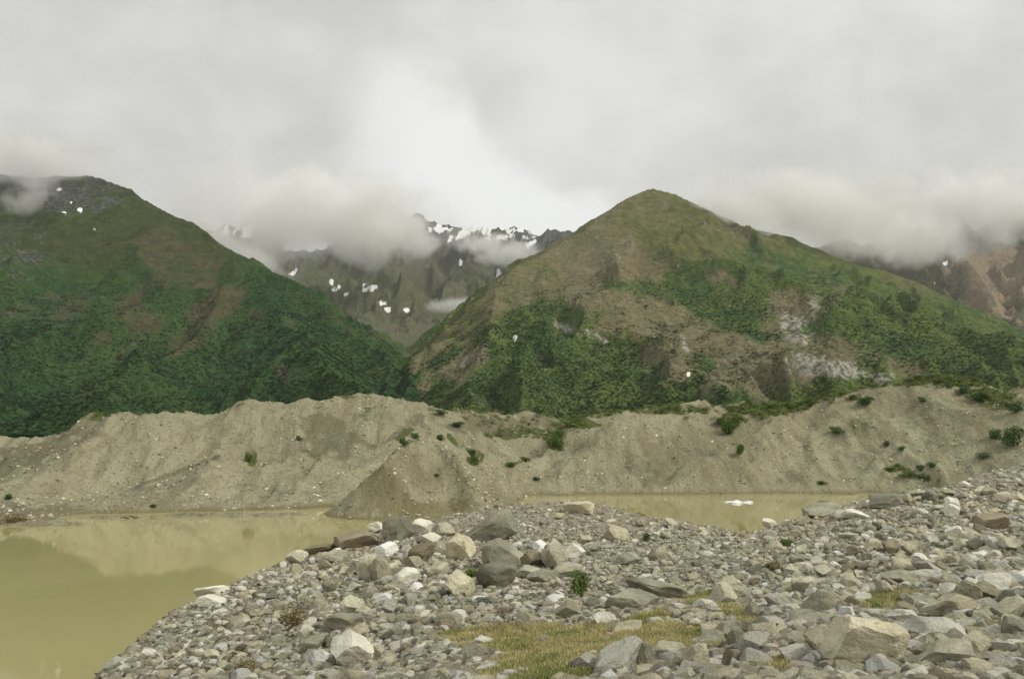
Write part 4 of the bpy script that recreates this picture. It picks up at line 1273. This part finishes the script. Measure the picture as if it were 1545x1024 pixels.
# bushes covering the mountain sides
leaf_far = [leaf_material('alder_thicket_left', (0.026, 0.084, 0.031), (0.044, 0.112, 0.037)), leaf_material('alder_thicket_right', (0.066, 0.138, 0.042), (0.105, 0.182, 0.054))]
for (gx, gy, gz), (cb, ca, cr, cs), mat, u0, u1, nn, seed in ((GR, COVER_R, leaf_far[1], 540, 1760, 290000, 5), (GL, COVER_L, leaf_far[0], -420, 700, 240000, 6)):
    protos = [bpy.data.objects.new('thicket_%d' % i, bush_mesh('thicket_shape', 500 + 10 * seed + i, 80, mat, 5, 0.14, 0.75, 0.35)) for i in range(5)]
    C_th = proto_collection('thicket shapes %d' % seed, protos)
    R_, C_ = gx.shape
    fi = rng.uniform(0, 1, nn); fj = rng.random(nn) ** 1.0
    jj = fi * (C_ - 1.01); ii = fj * (R_ * 0.72)
    i0, j0 = ii.astype(int), jj.astype(int); ti, tj = ii - i0, jj - j0

    def bil(A):
        return (A[i0, j0] * (1 - tj) + A[i0, j0 + 1] * tj) * (1 - ti) + (A[i0 + 1, j0] * (1 - tj) + A[i0 + 1, j0 + 1] * tj) * ti
    x, y, z = bil(gx), bil(gy), bil(gz)
    U, V = project(x, y, z)
    g_ = 1 - 0.85 * bil(cb) - 0.75 * bil(ca) - 1.2 * bil(cr) - bil(cs) * 2
    g_ = g_ + fbm(x / 45, y / 45, 4, 900 + seed) * 0.9
    k = (rng.random(nn) < np.clip(g_, 0.0, 1)) & (U > -80) & (U < 1640) & (V < 680) & (z < 470)
    x, y, z = x[k], y[k], z[k]; m = len(x)
    s = rng.uniform(1.8, 4.4, m) * (1 - 0.4 * sstep(z, 150, 420))
    scatter('thicket', np.stack([x, y, z - 0.4], -1), np.stack([x * 0, x * 0, rng.uniform(0, 6.28, m)], -1), np.stack([s * 1.3, s * 1.3, s * 0.36], -1), rng.integers(0, 5, m), C_th, 'green alder thicket covering the mountain side')

# ------------------------------------------------------------------ ice floe, sandbars
g = shore(1112, 758)
bm = bmesh.new()
bmesh.ops.create_icosphere(bm, subdivisions=4, radius=1.0)
from mathutils import noise
for v in bm.verts:
    a = math.atan2(v.co.y, v.co.x)
    rr = 1 + 0.25 * math.sin(3 * a + 1) + 0.2 * noise.noise(v.co * 2.1)
    v.co.x *= 1.45 * rr; v.co.y *= 0.8 * rr
    top = 0.20 + 0.22 * noise.noise(Vector((v.co.x * 1.6, v.co.y * 1.6, 3))) + 0.13 * math.cos(v.co.x * 3.1 + 0.4)
    v.co.z = max(min(v.co.z, 0.5), -0.4) * (top * 1.35 if v.co.z > 0 else 0.6)
me = bpy.data.meshes.new('ice_floe'); bm.to_mesh(me); bm.free(); me.materials.append(M_ice)
o = bpy.data.objects.new('ice_floe', me); o.location = (g[0], g[1], 0.02)
o['label'] = 'small white ice floe drifting on the silty lake'; o['category'] = 'ice floe'
sc.collection.objects.link(o)


def bar(u, v, wpx, dm, hh, seed):
    c0 = shore(u, v)
    s = c0[1] / F
    X, Y = np.meshgrid(np.linspace(-0.5, 0.5, 90) * wpx * s * 1.3, np.linspace(-0.5, 0.5, 30) * dm * 1.6)
    r = np.hypot(X / (wpx * s / 2), Y / (dm / 2)) + fbm(X / 2.5, Y / 1.2, 4, seed) * 0.4
    Z = hh * (1 - sstep(r, 0.2, 1.1)) + fbm(X / 1.5, Y / 0.5, 3, seed + 5) * 0.05 - 0.09
    grid_mesh('sandbar', X + c0[0], Y + c0[1], Z, M_silt, {'green': 0.22 + 0.5 * fbm(X / 5, Y / 0.8, 3, seed + 9), 'dark': X * 0 + 0.1, 'wet': X * 0})


bar(335, 778, 215, 3.4, 0.42, 901)
bar(430, 776, 90, 2.6, 0.26, 903)
bar(170, 781, 110, 3.0, 0.30, 905)
bar(60, 791, 150, 4.0, 0.42, 907)

# ------------------------------------------------------------------ low clouds on the peaks
def cloud(u, v, D, wpx, hpx, depth, dens, label, seed, tilt=0.0, scale=1.0, edge=0.55):
    c0 = P(u, v, D)
    s = D / F
    bm = bmesh.new()
    bmesh.ops.create_icosphere(bm, subdivisions=3, radius=1.0)
    me = bpy.data.meshes.new('cloud'); bm.to_mesh(me); bm.free()
    m, t = new_mat('cloud_vapour')
    tc = t.n('ShaderNodeTexCoord').outputs['Object']
    pos = t.n('ShaderNodeNewGeometry').outputs['Position']
    sh = t.n('ShaderNodeVectorMath', operation='ADD', ins={0: pos, 1: (seed * 911.0, seed * 577.0, seed * 133.0)}).outputs[0]
    nz = t.n('ShaderNodeTexNoise', ins={'Vector': sh, 'Scale': 0.0042 * scale, 'Detail': 6.0, 'Roughness': 0.64, 'Distortion': 0.7}).outputs[0]
    ln = t.n('ShaderNodeVectorMath', operation='LENGTH', ins={0: tc}).outputs['Value']
    f = t.math('ADD', t.math('SUBTRACT', 1.0, ln), t.math('MULTIPLY', t.math('SUBTRACT', nz, 0.5), 2.6))
    d = t.math('MULTIPLY', t.sm(f, 0.22, 0.22 + edge), dens)
    d = t.math('MULTIPLY', d, t.sm(ln, 1.0, 0.8))
    vs = t.n('ShaderNodeVolumeScatter', ins={'Color': (1.0, 1.0, 0.998, 1), 'Density': d, 'Anisotropy': 0.0})
    t.n('ShaderNodeOutputMaterial', ins={'Volume': vs.outputs[0]})
    me.materials.append(m)
    o = bpy.data.objects.new('cloud', me)
    o.location = c0
    o.scale = (wpx * s / 2, depth / 2, hpx * s / 2)
    o.rotation_euler = (0, math.radians(tilt), 0)
    o['kind'] = 'stuff'
    o['label'] = label
    sc.collection.objects.link(o)


# thin air between here and the far mountains
bm = bmesh.new()
bmesh.ops.create_cube(bm, size=1.0)
me = bpy.data.meshes.new('haze'); bm.to_mesh(me); bm.free()
m, t = new_mat('haze_air')
pv = t.n('ShaderNodeVolumePrincipled', ins={'Color': (0.93, 0.96, 1.0, 1), 'Density': 2.6e-5})
t.n('ShaderNodeOutputMaterial', ins={'Volume': pv.outputs[0]})
me.materials.append(m)
o = bpy.data.objects.new('haze', me)
o.location = (0, 5500, 690); o.scale = (19000, 18000, 1400)
o['kind'] = 'stuff'
sc.collection.objects.link(o)

CLOUDS = True
if CLOUDS:
    cloud(465, 325, 3300, 560, 200, 900, 0.0095, 'long low cloud lying in the valley between the left mountain and the far snowy one', 1, 5)
    cloud(570, 345, 3500, 230, 110, 500, 0.012, 'right end of the valley cloud hiding the back of the far snowy mountain', 9, 12, 1.5)
    cloud(365, 382, 3200, 240, 66, 400, 0.011, 'lower left end of the valley cloud behind the left mountain', 10, 30, 1.5)
    cloud(758, 380, 3900, 230, 56, 500, 0.010, 'torn wisps of cloud across the far snowy mountain', 2, 16, 1.8)
    cloud(30, 244, 2200, 420, 96, 600, 0.013, 'cloud sitting on the summit of the left mountain', 3, 0, 1.4)
    cloud(48, 300, 2050, 130, 56, 160, 0.011, 'small wisp of cloud in front of the left mountain top', 4, -25, 3.0)
    cloud(1240, 318, 2350, 440, 140, 560, 0.012, 'bank of cloud over the shoulder of the right mountain', 5, 12, 1.4)
    cloud(1125, 322, 2120, 200, 84, 260, 0.016, 'rag of cloud in front of the right mountain shoulder', 8, 18, 1.8)
    cloud(1350, 348, 2900, 330, 120, 500, 0.013, 'cloud filling the gap between the right mountain and the far right one', 11, 10, 1.6)
    cloud(1480, 315, 3300, 460, 170, 600, 0.012, 'broken cloud hanging before the far right mountain', 6, 0, 1.8)
    cloud(690, 458, 3000, 150, 30, 200, 0.012, 'thin streak of mist on the valley meadow', 7, -8, 2.0)
print('rocks', n_rocks)
